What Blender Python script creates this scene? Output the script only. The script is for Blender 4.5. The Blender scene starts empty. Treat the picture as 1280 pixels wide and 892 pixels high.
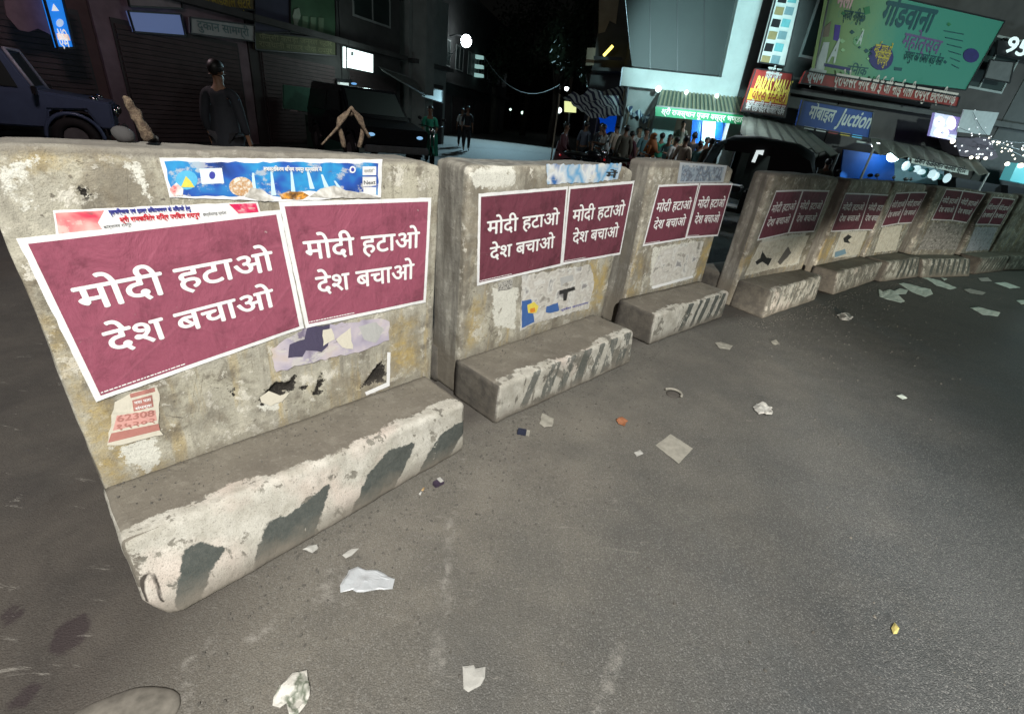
import bpy, bmesh, math, random
import numpy as np
from mathutils import Vector, Matrix, noise, geometry
random.seed(7)
SC = bpy.context.scene
COL = SC.collection
R = math.radians

# ------------------------------------------------------------------ camera
FPX, PITCH, ROLL, CAMZ, PW, PH = 574.86, R(27.276), R(7.1275), 1.5, 1280, 892
_F = Vector((0, math.cos(PITCH), -math.sin(PITCH)))
_R0 = Vector((1, 0, 0)); _U0 = _R0.cross(_F)
CR = _R0 * math.cos(ROLL) + _U0 * math.sin(ROLL)
CU = -_R0 * math.sin(ROLL) + _U0 * math.cos(ROLL)
cam = bpy.data.cameras.new("camera"); camo = bpy.data.objects.new("camera", cam)
COL.objects.link(camo); SC.camera = camo
M = Matrix.Identity(4)
for i in range(3):
    M[i][0] = CR[i]; M[i][1] = CU[i]; M[i][2] = -_F[i]
M[2][3] = CAMZ
camo.matrix_world = M
cam.sensor_width = 36; cam.lens = 36 * FPX / PW
cam.clip_start = 0.02; cam.clip_end = 900
EYE = Vector((0, 0, CAMZ))

# ------------------------------------------------------------------ world, exposure
w = bpy.data.worlds.new("World"); SC.world = w; w.use_nodes = True
nt = w.node_tree; bg = nt.nodes["Background"]
sk = nt.nodes.new("ShaderNodeTexSky"); sk.sky_type = 'NISHITA'; sk.sun_disc = False
sk.sun_elevation = R(2); sk.sun_rotation = R(200)
hs = nt.nodes.new("ShaderNodeHueSaturation"); hs.inputs['Saturation'].default_value = 0.35
nt.links.new(sk.outputs[0], hs.inputs['Color']); nt.links.new(hs.outputs[0], bg.inputs[0])
bg.inputs[1].default_value = 0.0012
SC.view_settings.view_transform = 'Standard'
SC.view_settings.look = 'None'
SC.view_settings.exposure = 0.0
SC.view_settings.gamma = 1.0

def lamp(name, kind, loc, power, color=(1, 1, 1), size=0.1, aim=None, spot=None, blend=0.5, sx=None, sy=None):
    l = bpy.data.lights.new(name, kind); o = bpy.data.objects.new(name, l); COL.objects.link(o)
    l.energy = power; l.color = color; o.location = loc
    if kind in ('POINT', 'SPOT'): l.shadow_soft_size = size
    if kind == 'AREA':
        l.shape = 'RECTANGLE'; l.size = sx; l.size_y = sy
    if aim is not None:
        o.rotation_euler = (Vector(aim) - Vector(loc)).to_track_quat('-Z', 'Y').to_euler()
    if spot: l.spot_size = R(spot); l.spot_blend = blend
    return o
KEY = (0.9, -3.9, 6.0)
lamp("street_light_near", 'SPOT', KEY, 4700, (1.0, 0.985, 0.93), 0.16, aim=(-0.45, 1.5, 0.3), spot=57, blend=0.7)
# unseen low spot, added for the light on the far barriers' lower parts
_a, _p = R(20), R(-15.0)
lamp("unseen_low_spot", 'SPOT', (0.5, -6.0, 1.0), 7600, (1.0, 0.94, 0.82), 0.12, aim=(0.5 + math.sin(_a) * math.cos(_p) * 9, -6 + math.cos(_a) * math.cos(_p) * 9, 1.0 + math.sin(_p) * 9), spot=31, blend=0.28)
lamp("shop_light_right", 'POINT', (17.3, 15.6, 2.5), 330, (0.62, 0.9, 1.0), 0.2)
lamp("shop_light_green", 'POINT', (8.4, 16.4, 2.45), 430, (0.65, 0.95, 1.0), 0.15)
lamp("facade_fill", 'SPOT', (4.2, 9.6, 4.2), 3300, (0.60, 0.97, 1.0), 0.25, aim=(5.0, 18, 4.0), spot=42, blend=0.5)  # added spot without a fixture, brightens the corner building's front
lamp("billboard_fill", 'SPOT', (12.5, 7.0, 4.4), 3000, (0.74, 1.0, 0.95), 0.25, aim=(14.0, 17.5, 4.2), spot=96, blend=0.6)  # added spot out of view, evens out the light on the billboard
lamp("crowd_fill", 'POINT', (5.2, 14.0, 2.9), 130, (0.85, 0.95, 1.0), 0.1)  # added point light, no bulb hangs here; brightens the crowd
lamp("street_light_far", 'SPOT', (-2.6, 32.8, 5.6), 5200, (0.5, 0.85, 1.0), 0.3, aim=(-1.6, 28.5, 0), spot=112, blend=0.35)
lamp("road_light", 'SPOT', (13.5, 6.5, 6.5), 1000, (0.72, 1.0, 0.9), 0.25, aim=(9.2, 5.6, 0), spot=80, blend=0.9)
lamp("left_fill", 'POINT', (-6.2, 6.4, 3.8), 150, (1.0, 0.76, 0.80), 0.3)  # added fill that lifts the dim left side, not an actual shop lamp
lamp("left_street_light", 'POINT', (-1.6, 13.5, 4.6), 60, (0.75, 1.0, 0.95), 0.2)

# ------------------------------------------------------------------ geometry of view: pixel -> place
def ray(px, py): return _F * FPX + CR * (px - PW / 2) - CU * (py - PH / 2)
def gnd(px, py, z=0.0):
    d = ray(px, py); return EYE + d * ((z - CAMZ) / d.z)
def hor(px): return 151.89 + 0.1249 * (px - 676.78)
def stand(px, Y):
    d = ray(px, hor(px)); t = Y / d.y; return Vector((d.x * t, Y, 0))
def on_plane(px, py, p0, n):
    d = ray(px, py); return EYE + d * ((p0 - EYE).dot(n) / d.dot(n))

# ------------------------------------------------------------------ tagging
def tag(o, label=None, cat=None, group=None, kind=None):
    if label: o['label'] = label
    if cat: o['category'] = cat
    if group: o['group'] = group
    if kind: o['kind'] = kind
    return o
def empty(name, loc=(0, 0, 0), rz=0.0, label=None, cat=None, group=None):
    o = bpy.data.objects.new(name, None); COL.objects.link(o); o.location = loc; o.rotation_euler = (0, 0, rz)
    o.empty_display_size = 0.1
    tag(o, label, cat, group); return o
def link(name, me, m=None, parent=None, smooth=False):
    o = bpy.data.objects.new(name, me); COL.objects.link(o)
    if m is not None and len(me.materials) == 0: me.materials.append(m)
    if parent is not None: o.parent = parent
    if smooth:
        me.polygons.foreach_set('use_smooth', [True] * len(me.polygons))
    return o
def copy_tree(o, parent=None):
    c = o.copy(); COL.objects.link(c)
    if parent is not None: c.parent = parent
    for ch in [k for k in bpy.data.objects if k.parent == o]: copy_tree(ch, c)
    return c

class MB:
    def __init__(s): s.v = []; s.f = []
    def add(s, vs, fs):
        b = len(s.v); s.v += [tuple(x) for x in vs]; s.f += [tuple(b + i for i in f) for f in fs]; return s
    def box(s, c, d, rz=0, top=(1, 1)):
        x, y, z = d[0] / 2, d[1] / 2, d[2] / 2; ca, sa = math.cos(rz), math.sin(rz); vs = []
        for k in (-1, 1):
            tx, ty = (top if k > 0 else (1, 1))
            for (a, b) in ((-1, -1), (1, -1), (1, 1), (-1, 1)):
                X, Y = a * x * tx, b * y * ty
                vs.append((c[0] + X * ca - Y * sa, c[1] + X * sa + Y * ca, c[2] + k * z))
        return s.add(vs, [(0, 3, 2, 1), (4, 5, 6, 7), (0, 1, 5, 4), (1, 2, 6, 5), (2, 3, 7, 6), (3, 0, 4, 7)])
    def tube(s, pts, rad, n=10, cap=True):
        pts = [Vector(p) for p in pts]; m = len(pts)
        rr = rad if isinstance(rad, (list, tuple)) else [rad] * m
        rings = []; prev = None
        for i, p in enumerate(pts):
            t = (pts[min(i + 1, m - 1)] - pts[max(i - 1, 0)]).normalized()
            u = t.orthogonal().normalized() if prev is None else (prev - t * prev.dot(t)).normalized()
            prev = u; v = t.cross(u)
            rings.append([p + (u * math.cos(2 * math.pi * k / n) + v * math.sin(2 * math.pi * k / n)) * rr[i] for k in range(n)])
        vs = [q for r_ in rings for q in r_]; fs = []
        for i in range(m - 1):
            for k in range(n):
                fs.append((i * n + k, i * n + (k + 1) % n, (i + 1) * n + (k + 1) % n, (i + 1) * n + k))
        if cap: fs += [tuple(range(n))[::-1], tuple((m - 1) * n + k for k in range(n))]
        return s.add(vs, fs)
    def ball(s, c, r, n=10, m=7):
        r = r if isinstance(r, (list, tuple)) else (r, r, r)
        vs = [(c[0], c[1], c[2] - r[2])]
        for i in range(1, m):
            a = math.pi * i / m
            for k in range(n):
                b = 2 * math.pi * k / n
                vs.append((c[0] + r[0] * math.sin(a) * math.cos(b), c[1] + r[1] * math.sin(a) * math.sin(b), c[2] - r[2] * math.cos(a)))
        vs.append((c[0], c[1], c[2] + r[2])); L = len(vs) - 1; fs = []
        for k in range(n): fs.append((0, 1 + (k + 1) % n, 1 + k)); fs.append((L, L - n + k, L - n + (k + 1) % n))
        for i in range(m - 2):
            for k in range(n):
                a = 1 + i * n; fs.append((a + k, a + (k + 1) % n, a + n + (k + 1) % n, a + n + k))
        return s.add(vs, fs)
    def ring(s, c, Rr, r, axis='y', n=24, k=8, a0=0, a1=2 * math.pi):
        pts = []
        for i in range(n + 1):
            a = a0 + (a1 - a0) * i / n; x, z = Rr * math.cos(a), Rr * math.sin(a)
            pts.append((c[0] + x, c[1], c[2] + z) if axis == 'y' else ((c[0], c[1] + x, c[2] + z) if axis == 'x' else (c[0] + x, c[1] + z, c[2])))
        return s.tube(pts, r, k, cap=(a1 - a0 < 6.2))
    def prism(s, quad, off):
        """polygon (list of points) extruded by the vector off"""
        q = [Vector(p) for p in quad]; off = Vector(off); n = len(q)
        return s.add([*q, *[p + off for p in q]], [tuple(range(n)), tuple(range(2 * n - 1, n - 1, -1))] + [(i, i + n, (i + 1) % n + n, (i + 1) % n) for i in range(n)])
    def mesh(s, name):
        me = bpy.data.meshes.new(name); me.from_pydata(s.v, [], s.f)
        bm = bmesh.new(); bm.from_mesh(me); bmesh.ops.recalc_face_normals(bm, faces=bm.faces); bm.to_mesh(me); bm.free()
        return me
    def build(s, name, m, parent=None, smooth=False, bevel=0.0):
        me = s.mesh(name)
        if bevel:
            bm = bmesh.new(); bm.from_mesh(me)
            bmesh.ops.bevel(bm, geom=list(bm.edges), offset=bevel, segments=2, affect='EDGES', clamp_overlap=True); bm.to_mesh(me); bm.free()
        return link(name, me, m, parent, smooth)

# ------------------------------------------------------------------ node helpers
class NT:
    def __init__(s, name):
        s.m = bpy.data.materials.new(name); s.m.use_nodes = True; s.t = s.m.node_tree
        s.b = s.t.nodes['Principled BSDF']; s.tc = s.t.nodes.new('ShaderNodeTexCoord')
        s.obj = s.tc.outputs['Object']
    def new(s, k, **kw):
        n = s.t.nodes.new(k)
        for a, b in kw.items(): setattr(n, a, b)
        return n
    def ln(s, a, b): s.t.links.new(a, b)
    def setin(s, sock, v):
        if isinstance(v, bpy.types.NodeSocket): s.ln(v, sock)
        elif isinstance(v, (tuple, list)): sock.default_value = (*v, 1.0)[:4] if len(v) == 3 and sock.type == 'RGBA' else v
        else: sock.default_value = v
    def noise(s, scale, detail=4, rough=0.55, vec=None, dist=0.0, stretch=None, off=None):
        n = s.new('ShaderNodeTexNoise'); n.inputs['Scale'].default_value = scale; n.inputs['Detail'].default_value = detail
        n.inputs['Roughness'].default_value = rough; n.inputs['Distortion'].default_value = dist
        v = vec or s.obj
        if stretch or off:
            mp = s.new('ShaderNodeMapping'); s.ln(v, mp.inputs[0])
            if stretch: mp.inputs['Scale'].default_value = stretch
            if off: mp.inputs['Location'].default_value = off
            v = mp.outputs[0]
        s.ln(v, n.inputs['Vector']); return n.outputs['Fac']
    def voro(s, scale, feature='F1', vec=None):
        n = s.new('ShaderNodeTexVoronoi', feature=feature); n.inputs['Scale'].default_value = scale
        s.ln(vec or s.obj, n.inputs['Vector']); return n
    def step(s, x, a, b):
        n = s.new('ShaderNodeMapRange'); n.clamp = True; s.setin(n.inputs[0], x)
        n.inputs[1].default_value = a; n.inputs[2].default_value = b; return n.outputs[0]
    def math(s, op, a, b=0.0, c=None, clamp=False):
        n = s.new('ShaderNodeMath', operation=op); n.use_clamp = clamp; s.setin(n.inputs[0], a); s.setin(n.inputs[1], b)
        if c is not None: s.setin(n.inputs[2], c)
        return n.outputs[0]
    def mix(s, f, a, b, mode='MIX'):
        n = s.new('ShaderNodeMix', data_type='RGBA', blend_type=mode); s.setin(n.inputs[0], f); s.setin(n.inputs[6], a); s.setin(n.inputs[7], b)
        return n.outputs[2]
    def attr(s, name):
        n = s.new('ShaderNodeAttribute'); n.attribute_name = name; return n.outputs['Fac']
    def sep(s, v):
        n = s.new('ShaderNodeSeparateXYZ'); s.ln(v, n.inputs[0]); return n.outputs
    def bump(s, h, strength=0.3, dist=0.01, prev=None):
        n = s.new('ShaderNodeBump'); s.ln(h, n.inputs['Height']); n.inputs['Strength'].default_value = strength
        n.inputs['Distance'].default_value = dist
        if prev is not None: s.ln(prev, n.inputs['Normal'])
        return n.outputs[0]
    def out(s, col, rough=0.8, nrm=None, metal=0.0, spec=None, emit=None, estr=0):
        s.setin(s.b.inputs['Base Color'], col); s.setin(s.b.inputs['Roughness'], rough); s.b.inputs['Metallic'].default_value = metal
        if spec is not None: s.b.inputs['Specular IOR Level'].default_value = spec
        if nrm is not None: s.ln(nrm, s.b.inputs['Normal'])
        if emit is not None: s.setin(s.b.inputs['Emission Color'], emit); s.b.inputs['Emission Strength'].default_value = estr
        return s.m

_pm = {}
def paint(name, c, rough=0.55, metal=0.0, var=0.25, scale=9, spec=None):
    """a plain surface with soft unevenness and dirt"""
    if name in _pm: return _pm[name]
    n = NT(name); a = n.noise(scale, 5); b = n.noise(scale * 9, 3)
    col = n.mix(n.step(a, 0.3, 0.75), c, tuple(x * (1 - var) for x in c))
    col = n.mix(n.math('MULTIPLY', n.step(b, 0.55, 0.8), 0.35), col, tuple(x * 0.6 + 0.02 for x in c))
    _pm[name] = n.out(col, rough, n.bump(b, 0.12, 0.004), metal, spec); return _pm[name]
def glow(name, c, strength, base=(0.8, 0.8, 0.8)):
    if name in _pm: return _pm[name]
    n = NT(name); _pm[name] = n.out(base, 0.4, emit=c, estr=strength); return _pm[name]

def m_concrete(name, seed, tone=(0.40, 0.375, 0.315), dirt=0.5):
    n = NT(name); off = (seed * 3.7, seed * 1.3, seed * 2.1)
    big = n.noise(2.3, 6, 0.62, off=off); mid = n.noise(8, 8, 0.68, dist=0.25, off=off); fine = n.noise(55, 5, 0.7, off=off)
    streak = n.noise(8, 6, 0.62, stretch=(1.8, 1.8, 0.22), off=off); streak2 = n.noise(17, 6, 0.65, stretch=(1.6, 1.6, 0.16), off=(seed, 7, 3)); grit = n.noise(230, 2, off=off)
    flake = n.noise(12, 10, 0.74, dist=0.15, off=off); chips = n.noise(30, 8, 0.7, stretch=(.8, 1, 1.3), off=(3, seed, 5)); xyz = n.sep(n.obj)
    nrm = n.new('ShaderNodeNewGeometry'); fr = n.step(n.attr('face'), 0.2, 0.8)
    col = n.mix(n.step(big, 0.36, 0.64), tone, (tone[0] * 1.28, tone[1] * 1.27, tone[2] * 1.18))
    col = n.mix(n.math('MULTIPLY', n.step(mid, 0.52, 0.60), 0.7), col, (0.54, 0.51, 0.42))
    col = n.mix(n.math('MULTIPLY', n.math('MULTIPLY', n.step(streak, 0.54, 0.64), n.step(xyz[2], 1.2, 0.5)), 0.6), col, (0.50, 0.38, 0.17))
    col = n.mix(n.math('MULTIPLY', n.step(streak2, 0.55, 0.66), 0.5), col, (0.20, 0.18, 0.145))
    col = n.mix(n.math('MULTIPLY', n.step(mid, 0.47, 0.38), dirt), col, (0.155, 0.135, 0.105)); brn = n.noise(3.4, 7, .7, off=(off[2], 4, off[0])); col = n.mix(n.math('MULTIPLY', n.step(brn, 0.52, 0.60), 0.6), col, (0.20, 0.165, 0.115)); ck = n.voro(5.5, 'DISTANCE_TO_EDGE'); col = n.mix(n.math('MULTIPLY', n.step(n.math('ADD', ck.outputs['Distance'], n.math('MULTIPLY', fine, .02)), .0145, .0105), n.math('MULTIPLY', n.step(big, .5, .56), .8)), col, (0.07, 0.06, 0.05))
    col = n.mix(n.math('MULTIPLY', n.step(flake, 0.565, 0.585), 0.8), col, (0.68, 0.65, 0.57))
    col = n.mix(n.math('MULTIPLY', n.step(chips, 0.635, 0.655), 0.8), col, (0.12, 0.105, 0.085))
    # painted or plastered patches with ragged edges, drawn where the thing has them
    rag = n.math('MULTIPLY', n.math('SUBTRACT', n.noise(34, 7, 0.75, off=off), 0.5), 0.11)
    def patch(att, soft=0.003): return n.step(n.math('ADD', n.attr(att), rag), -soft, soft)
    och = n.mix(n.step(fine, 0.3, 0.7), (0.50, 0.37, 0.13), (0.40, 0.31, 0.16))
    col = n.mix(n.math('MULTIPLY', n.step(n.math('ADD', n.attr('ochre'), rag), -0.03, 0.04), n.step(mid, 0.62, 0.42)), col, och); grim = n.noise(4.5, 8, .74, stretch=(1.2, 1, .6), off=(8, off[1], off[2])); col = n.mix(n.math('MULTIPLY', n.step(grim, .47, .60), .5), col, (.175, .158, .13))
    col = n.mix(n.math('MULTIPLY', patch('white'), n.step(flake, 0.36, 0.42)), col, n.mix(fine, (0.76, 0.76, 0.68), (0.58, 0.56, 0.50)))
    # away from its front face the block is greyer, with dark streaks
    end_streaks = n.math('MULTIPLY', n.math('SUBTRACT', 1.0, fr), n.step(n.math('ADD', streak, n.math('MULTIPLY', big, .3)), 0.52, 0.72)); col = n.mix(n.math('MULTIPLY', n.math('SUBTRACT', 1.0, fr), 0.55), col, (0.30, 0.29, 0.26)); col = n.mix(n.math('MULTIPLY', end_streaks, 0.8), col, (0.11, 0.10, 0.085))
    hole = patch('hole', 0.002)
    col = n.mix(hole, col, n.mix(fine, (0.012, 0.011, 0.010), (0.035, 0.03, 0.026)))
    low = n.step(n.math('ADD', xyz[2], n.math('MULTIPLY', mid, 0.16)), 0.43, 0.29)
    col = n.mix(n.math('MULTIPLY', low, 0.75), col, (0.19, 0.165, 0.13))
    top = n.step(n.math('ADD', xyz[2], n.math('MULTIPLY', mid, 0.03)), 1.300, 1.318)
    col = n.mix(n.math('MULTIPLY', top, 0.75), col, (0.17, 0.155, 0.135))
    col = n.mix(n.math('MULTIPLY', n.step(grit, 0.56, 0.72), 0.5), col, (0.13, 0.12, 0.10))
    h = n.math('ADD', n.math('MULTIPLY', flake, 1.2), n.math('MULTIPLY', fine, 0.5))
    nb = n.bump(h, 0.8, 0.007); nb = n.bump(grit, 0.5, 0.0018, nb)
    return n.out(col, 0.9, nb, spec=0.25)

def m_step(name, seed, white=0.8, black=0.9):
    n = NT(name); off = (seed * 2.7, seed * 4.3, seed * 1.1)
    big = n.noise(4, 6, 0.6, off=off); fine = n.noise(60, 5, 0.7, off=off); grit = n.noise(240, 2, off=off); mid = n.noise(11, 7, .68, off=off)
    flake = n.noise(6.5 if white < .75 else 13, 9, 0.66, dist=0.15, off=off); xyz = n.sep(n.obj); vert = n.noise(20, 6, .6, stretch=(1.3, 1.3, .3), off=off)
    dust = n.mix(n.step(big, 0.3, 0.7), (0.20, 0.18, 0.148), (0.135, 0.12, 0.10))
    dust = n.mix(n.math('MULTIPLY', n.step(mid, 0.54, 0.62), 0.35), dust, (0.27, 0.25, 0.21)); dust = n.mix(n.math('MULTIPLY', n.step(fine, 0.56, 0.66), 0.4), dust, (0.30, 0.28, 0.24))
    rag = n.math('MULTIPLY', n.math('SUBTRACT', n.noise(26, 8, 0.76, off=off), 0.5), 0.11)
    rag2 = n.math('ADD', rag, n.math('MULTIPLY', n.math('SUBTRACT', n.noise(5, 3, .5, off=off), 0.5), 0.10))
    front = n.step(n.math('ADD', n.attr('front'), rag2), -0.004, 0.004)
    wh = n.mix(n.step(mid, 0.35, 0.62), (0.56, 0.54, 0.485), (0.38, 0.36, 0.31))
    wh = n.mix(n.math('MULTIPLY', n.step(n.noise(3.3, 3, off=(5 + seed, 2, 1)), 0.54, 0.66), 0.35), wh, (0.66, 0.52, 0.46))
    wh = n.mix(n.math('MULTIPLY', n.step(vert, 0.56, 0.64), 0.45), wh, (0.34, 0.32, 0.28)); wh = n.mix(n.math('MULTIPLY', n.step(fine, 0.58, 0.66), 0.5), wh, (0.30, 0.28, 0.24))
    k = 0.64 - 0.30 * white
    keep = n.math('MULTIPLY', n.step(flake, k - 0.02, k + 0.01), n.step(vert, k - 0.09, k - 0.03))
    bare = n.mix(n.step(mid, .4, .6), (0.25, 0.235, 0.20), (0.15, 0.14, 0.12))
    col = n.mix(front, dust, n.mix(keep, bare, wh))
    bl = n.step(n.math('ADD', n.attr('black'), n.math('MULTIPLY', rag, 0.45)), -0.0025, 0.0025)
    kb = 0.56 - 0.22 * black
    bl = n.math('MULTIPLY', bl, n.step(n.noise(14, 9, 0.72, stretch=(1, 1, 0.6), off=(off[1], off[0], 2)), kb - .02, kb + .02))
    col = n.mix(n.math('MULTIPLY', bl, min(1, 0.25 + black)), col, n.mix(fine, (0.035, 0.045, 0.042), (0.12, 0.125, 0.115)))
    col = n.mix(n.math('MULTIPLY', n.step(n.math('ADD', xyz[2], n.math('MULTIPLY', n.math('SUBTRACT', mid, 0.5), 0.16)), 0.095, 0.02), 0.88), col, (0.175, 0.155, 0.128))
    hole = n.step(n.math('ADD', n.attr('hole'), n.math('MULTIPLY', rag, 0.08)), -0.002, 0.002)
    col = n.mix(hole, col, (0.06, 0.052, 0.045))
    endd = n.attr('endf'); col = n.mix(n.math('MULTIPLY', endd, n.math('ADD', .45, n.math('MULTIPLY', n.step(mid, .42, .6), .5))), col, (0.075, 0.068, 0.06))  # left ends darkened in colour for gap shade as well as grime
    col = n.mix(n.math('MULTIPLY', n.step(grit, 0.56, 0.72), 0.5), col, (0.12, 0.11, 0.09))
    nb = n.bump(n.math('ADD', flake, n.math('MULTIPLY', fine, 0.6)), 0.75, 0.007); nb = n.bump(grit, 0.5, 0.0018, nb)
    return n.out(col, 0.92, nb, spec=0.2)

# ------------------------------------------------------------------ polygon distance (inside positive), in metres
def sdf(P, poly):
    P = np.asarray(P, float); A = np.asarray(poly, float); B = np.roll(A, -1, axis=0)
    d = np.full(len(P), 1e9); ins = np.zeros(len(P), bool)
    for a, b in zip(A, B):
        ab = b - a; t = np.clip(((P - a) @ ab) / (ab @ ab + 1e-12), 0, 1)
        q = a + t[:, None] * ab; d = np.minimum(d, np.hypot(*(P - q).T))
        c = ((a[1] > P[:, 1]) != (b[1] > P[:, 1]))
        with np.errstate(divide='ignore', invalid='ignore'):
            xi = (b[0] - a[0]) * (P[:, 1] - a[1]) / (b[1] - a[1] + 1e-12) + a[0]
        ins ^= c & (P[:, 0] < xi)
    return np.where(ins, d, -d)
def sdf_many(P, polys, lim=0.12):
    r = np.full(len(P), -lim)
    for p in polys:
        A = np.asarray(p, float); lo = A.min(0) - lim; hi = A.max(0) + lim
        k = np.where((P[:, 0] > lo[0]) & (P[:, 0] < hi[0]) & (P[:, 1] > lo[1]) & (P[:, 1] < hi[1]))[0]
        if len(k): r[k] = np.maximum(r[k], np.clip(sdf(P[k], p), -lim, lim))
    return r
def set_attr(me, name, vals):
    a = me.attributes.new(name, 'FLOAT', 'POINT'); a.data.foreach_set('value', np.asarray(vals, np.float32))

def rbox(L, D, H, res, rad):
    """box surface grid 0..L, 0..D, 0..H with rounded edges; returns verts (N,3), dirs (N,3), quads"""
    def cnt(x): return max(2, int(round(x / res)))
    V = []; Fc = []; base = 0
    ax = [(0, 1, 2), (0, 2, 1), (1, 2, 0)]; dims = (L, D, H)
    for (a, b, c) in ax:
        na, nb = cnt(dims[a]), cnt(dims[b])
        ga = np.linspace(0, dims[a], na + 1); gb = np.linspace(0, dims[b], nb + 1)
        for side in (0, 1):
            g = np.zeros((na + 1, nb + 1, 3)); g[:, :, a] = ga[:, None]; g[:, :, b] = gb[None, :]; g[:, :, c] = side * dims[c]
            V.append(g.reshape(-1, 3)); idx = base + np.arange((na + 1) * (nb + 1)).reshape(na + 1, nb + 1)
            q = np.stack([idx[:-1, :-1], idx[1:, :-1], idx[1:, 1:], idx[:-1, 1:]], -1).reshape(-1, 4)
            Fc.append(q); base += (na + 1) * (nb + 1)
    V = np.concatenate(V); Fc = np.concatenate(Fc)
    core = np.clip(V, rad, np.array(dims) - rad); d = V - core; ln = np.linalg.norm(d, axis=1, keepdims=True); d = d / np.maximum(ln, 1e-9)
    return core + d * rad, d, Fc, V
def merge(me):
    bm = bmesh.new(); bm.from_mesh(me); bmesh.ops.remove_doubles(bm, verts=bm.verts, dist=0.0004)
    bmesh.ops.recalc_face_normals(bm, faces=bm.faces); bm.to_mesh(me); bm.free()
def fbm(p, s, o, oct_=4):
    return noise.fractal(Vector((p[0] * s + o, p[1] * s + o * 0.7, p[2] * s - o)), 1.0, 2.0, oct_)

# ------------------------------------------------------------------ barriers
# X, Y, yaw, lean, tilt, L, H, hs, D0, D1, G0, G1, o0, o1   (metres, measured on the photograph)
BP = [
 [-1.29, 1.0773, 0.8522, 0.0144, 0.0001, 1.340, 1.3189, 0.2688, 0.2849, 0.3152, 0.4195, 0.3419, -0.0027, -0.036],
 [-0.2941, 2.3176, 0.8476, 0.0317, -0.0424, 1.4464, 1.2993, 0.2489, 0.3513, 0.355, 0.3481, 0.3931, -0.023, -0.1225],
 [0.897, 3.7241, 0.7499, -0.026, -0.0005, 1.259, 1.3408, 0.2652, 0.3499, 0.3157, 0.3632, 0.3273, -0.084, -0.0581],
 [2.2038, 4.6855, 0.6686, 0.0188, -0.0384, 1.4165, 1.3324, 0.2934, 0.35, 0.2553, 0.3644, 0.285, 0.0082, -0.0494],
 [3.6621, 5.9061, 0.706, -0.0006, 0.0029, 1.56, 1.3045, 0.2796, 0.2738, 0.3033, 0.3341, 0.3033, -0.033, 0.0],
 [4.9101, 6.8884, 0.6294, -0.039, -0.0124, 1.2419, 1.3116, 0.2924, 0.3033, 0.2908, 0.3033, 0.3897, 0.02, -0.0112],
 [6.1048, 7.6327, 0.4474, -0.0545, -0.0254, 1.34, 1.3026, 0.2704, 0.2332, 0.2281, 0.3392, 0.3491, -0.0728, -0.024],
 [7.5118, 8.3573, 0.5552, -0.0204, -0.0075, 1.2798, 1.2928, 0.2851, 0.3033, 0.3033, 0.3033, 0.3196, 0.0, 0.0042],
 [8.68, 9.08, 0.42, -0.01, 0.0, 1.33, 1.30, 0.28, 0.30, 0.30, 0.31, 0.31, 0.0, 0.0],
 [9.98, 9.68, 0.36, 0.01, 0.0, 1.33, 1.31, 0.28, 0.30, 0.30, 0.31, 0.31, 0.0, 0.0],
]
THK = 0.212
THKS = [0.212, 0.262, 0.235]
class Frame:
    def __init__(s, p):
        (s.X, s.Y, s.a, s.lean, s.tilt, s.L, s.H, s.hs, s.D0, s.D1, s.G0, s.G1, s.o0, s.o1) = p
        s.e = Vector((math.cos(s.a), math.sin(s.a), 0)); s.n = Vector((math.sin(s.a), -math.cos(s.a), 0))
        s.up = Vector((0, 0, 1)) + s.n * s.lean + s.e * s.tilt; s.o = Vector((s.X, s.Y, 0))
    def face(s, px, py):
        A = np.array([list(s.e), list(s.up), [-c for c in ray(px, py)]]).T
        r = np.linalg.solve(A, -np.array(list(s.o - EYE))); return (float(r[0]), float(r[1]))
    def P(s, q, d=0.0): return s.o + s.e * q[0] + s.up * q[1] + s.n * d     # world
    def loc(s, q, d=0.0): return (q[0] + s.tilt * q[1], -d - s.lean * q[1], q[1])   # local to the barrier frame
    def stepface(s, px, py):
        """pixel -> (s, z) on the sloping front of the plinth"""
        p0 = s.o + s.e * s.o0 + s.n * s.G0; p1 = s.o + s.e * (s.L + s.o1) + s.n * s.G1
        p2 = s.o + s.e * s.o0 + s.n * s.D0 + Vector((0, 0, s.hs))
        nn = (p1 - p0).cross(p2 - p0).normalized(); q = on_plane(px, py, p0, nn)
        return ((q - s.o).dot(s.e), q.z)
FR = [Frame(p) for p in BP]
def zz(pts, ox, oy, sc): return [(ox + x / sc, oy + y / sc) for x, y in pts]

WHITE = {0: [zz([(50,200),(260,180),(255,225),(160,230),(165,275),(195,340),(205,500),(150,510),(60,400),(20,380),(0,340),(0,250),(90,250),(20,240)], 0, 160, 4.956),
             zz([(450,70),(530,70),(585,272),(545,245),(510,120)], 60, 190, 4.57),
             zz([(100,300),(230,260),(250,330),(215,370),(150,340)], 100, 440, 2.4615),
             zz([(560,150),(620,155),(660,80),(600,185),(545,170)], 100, 440, 2.4615)],
         1: [zz([(150,130),(200,120),(290,100),(290,170),(180,175)], 520, 160, 2.347), zz([(225,470),(300,470),(290,590),(230,580)], 520, 160, 2.347),
             zz([(60,110),(130,150),(120,300),(80,280)], 520, 160, 2.347)],
         3: [zz([(300,480),(520,450),(480,610),(230,650)], 880, 180, 4.055)],
         2: [zz([(250,430),(430,400),(400,560),(240,600)], 740, 180, 3.305)],
         4: [zz([(60,440),(220,440),(150,600),(0,600)], 1040, 200, 4.954)]}
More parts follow.
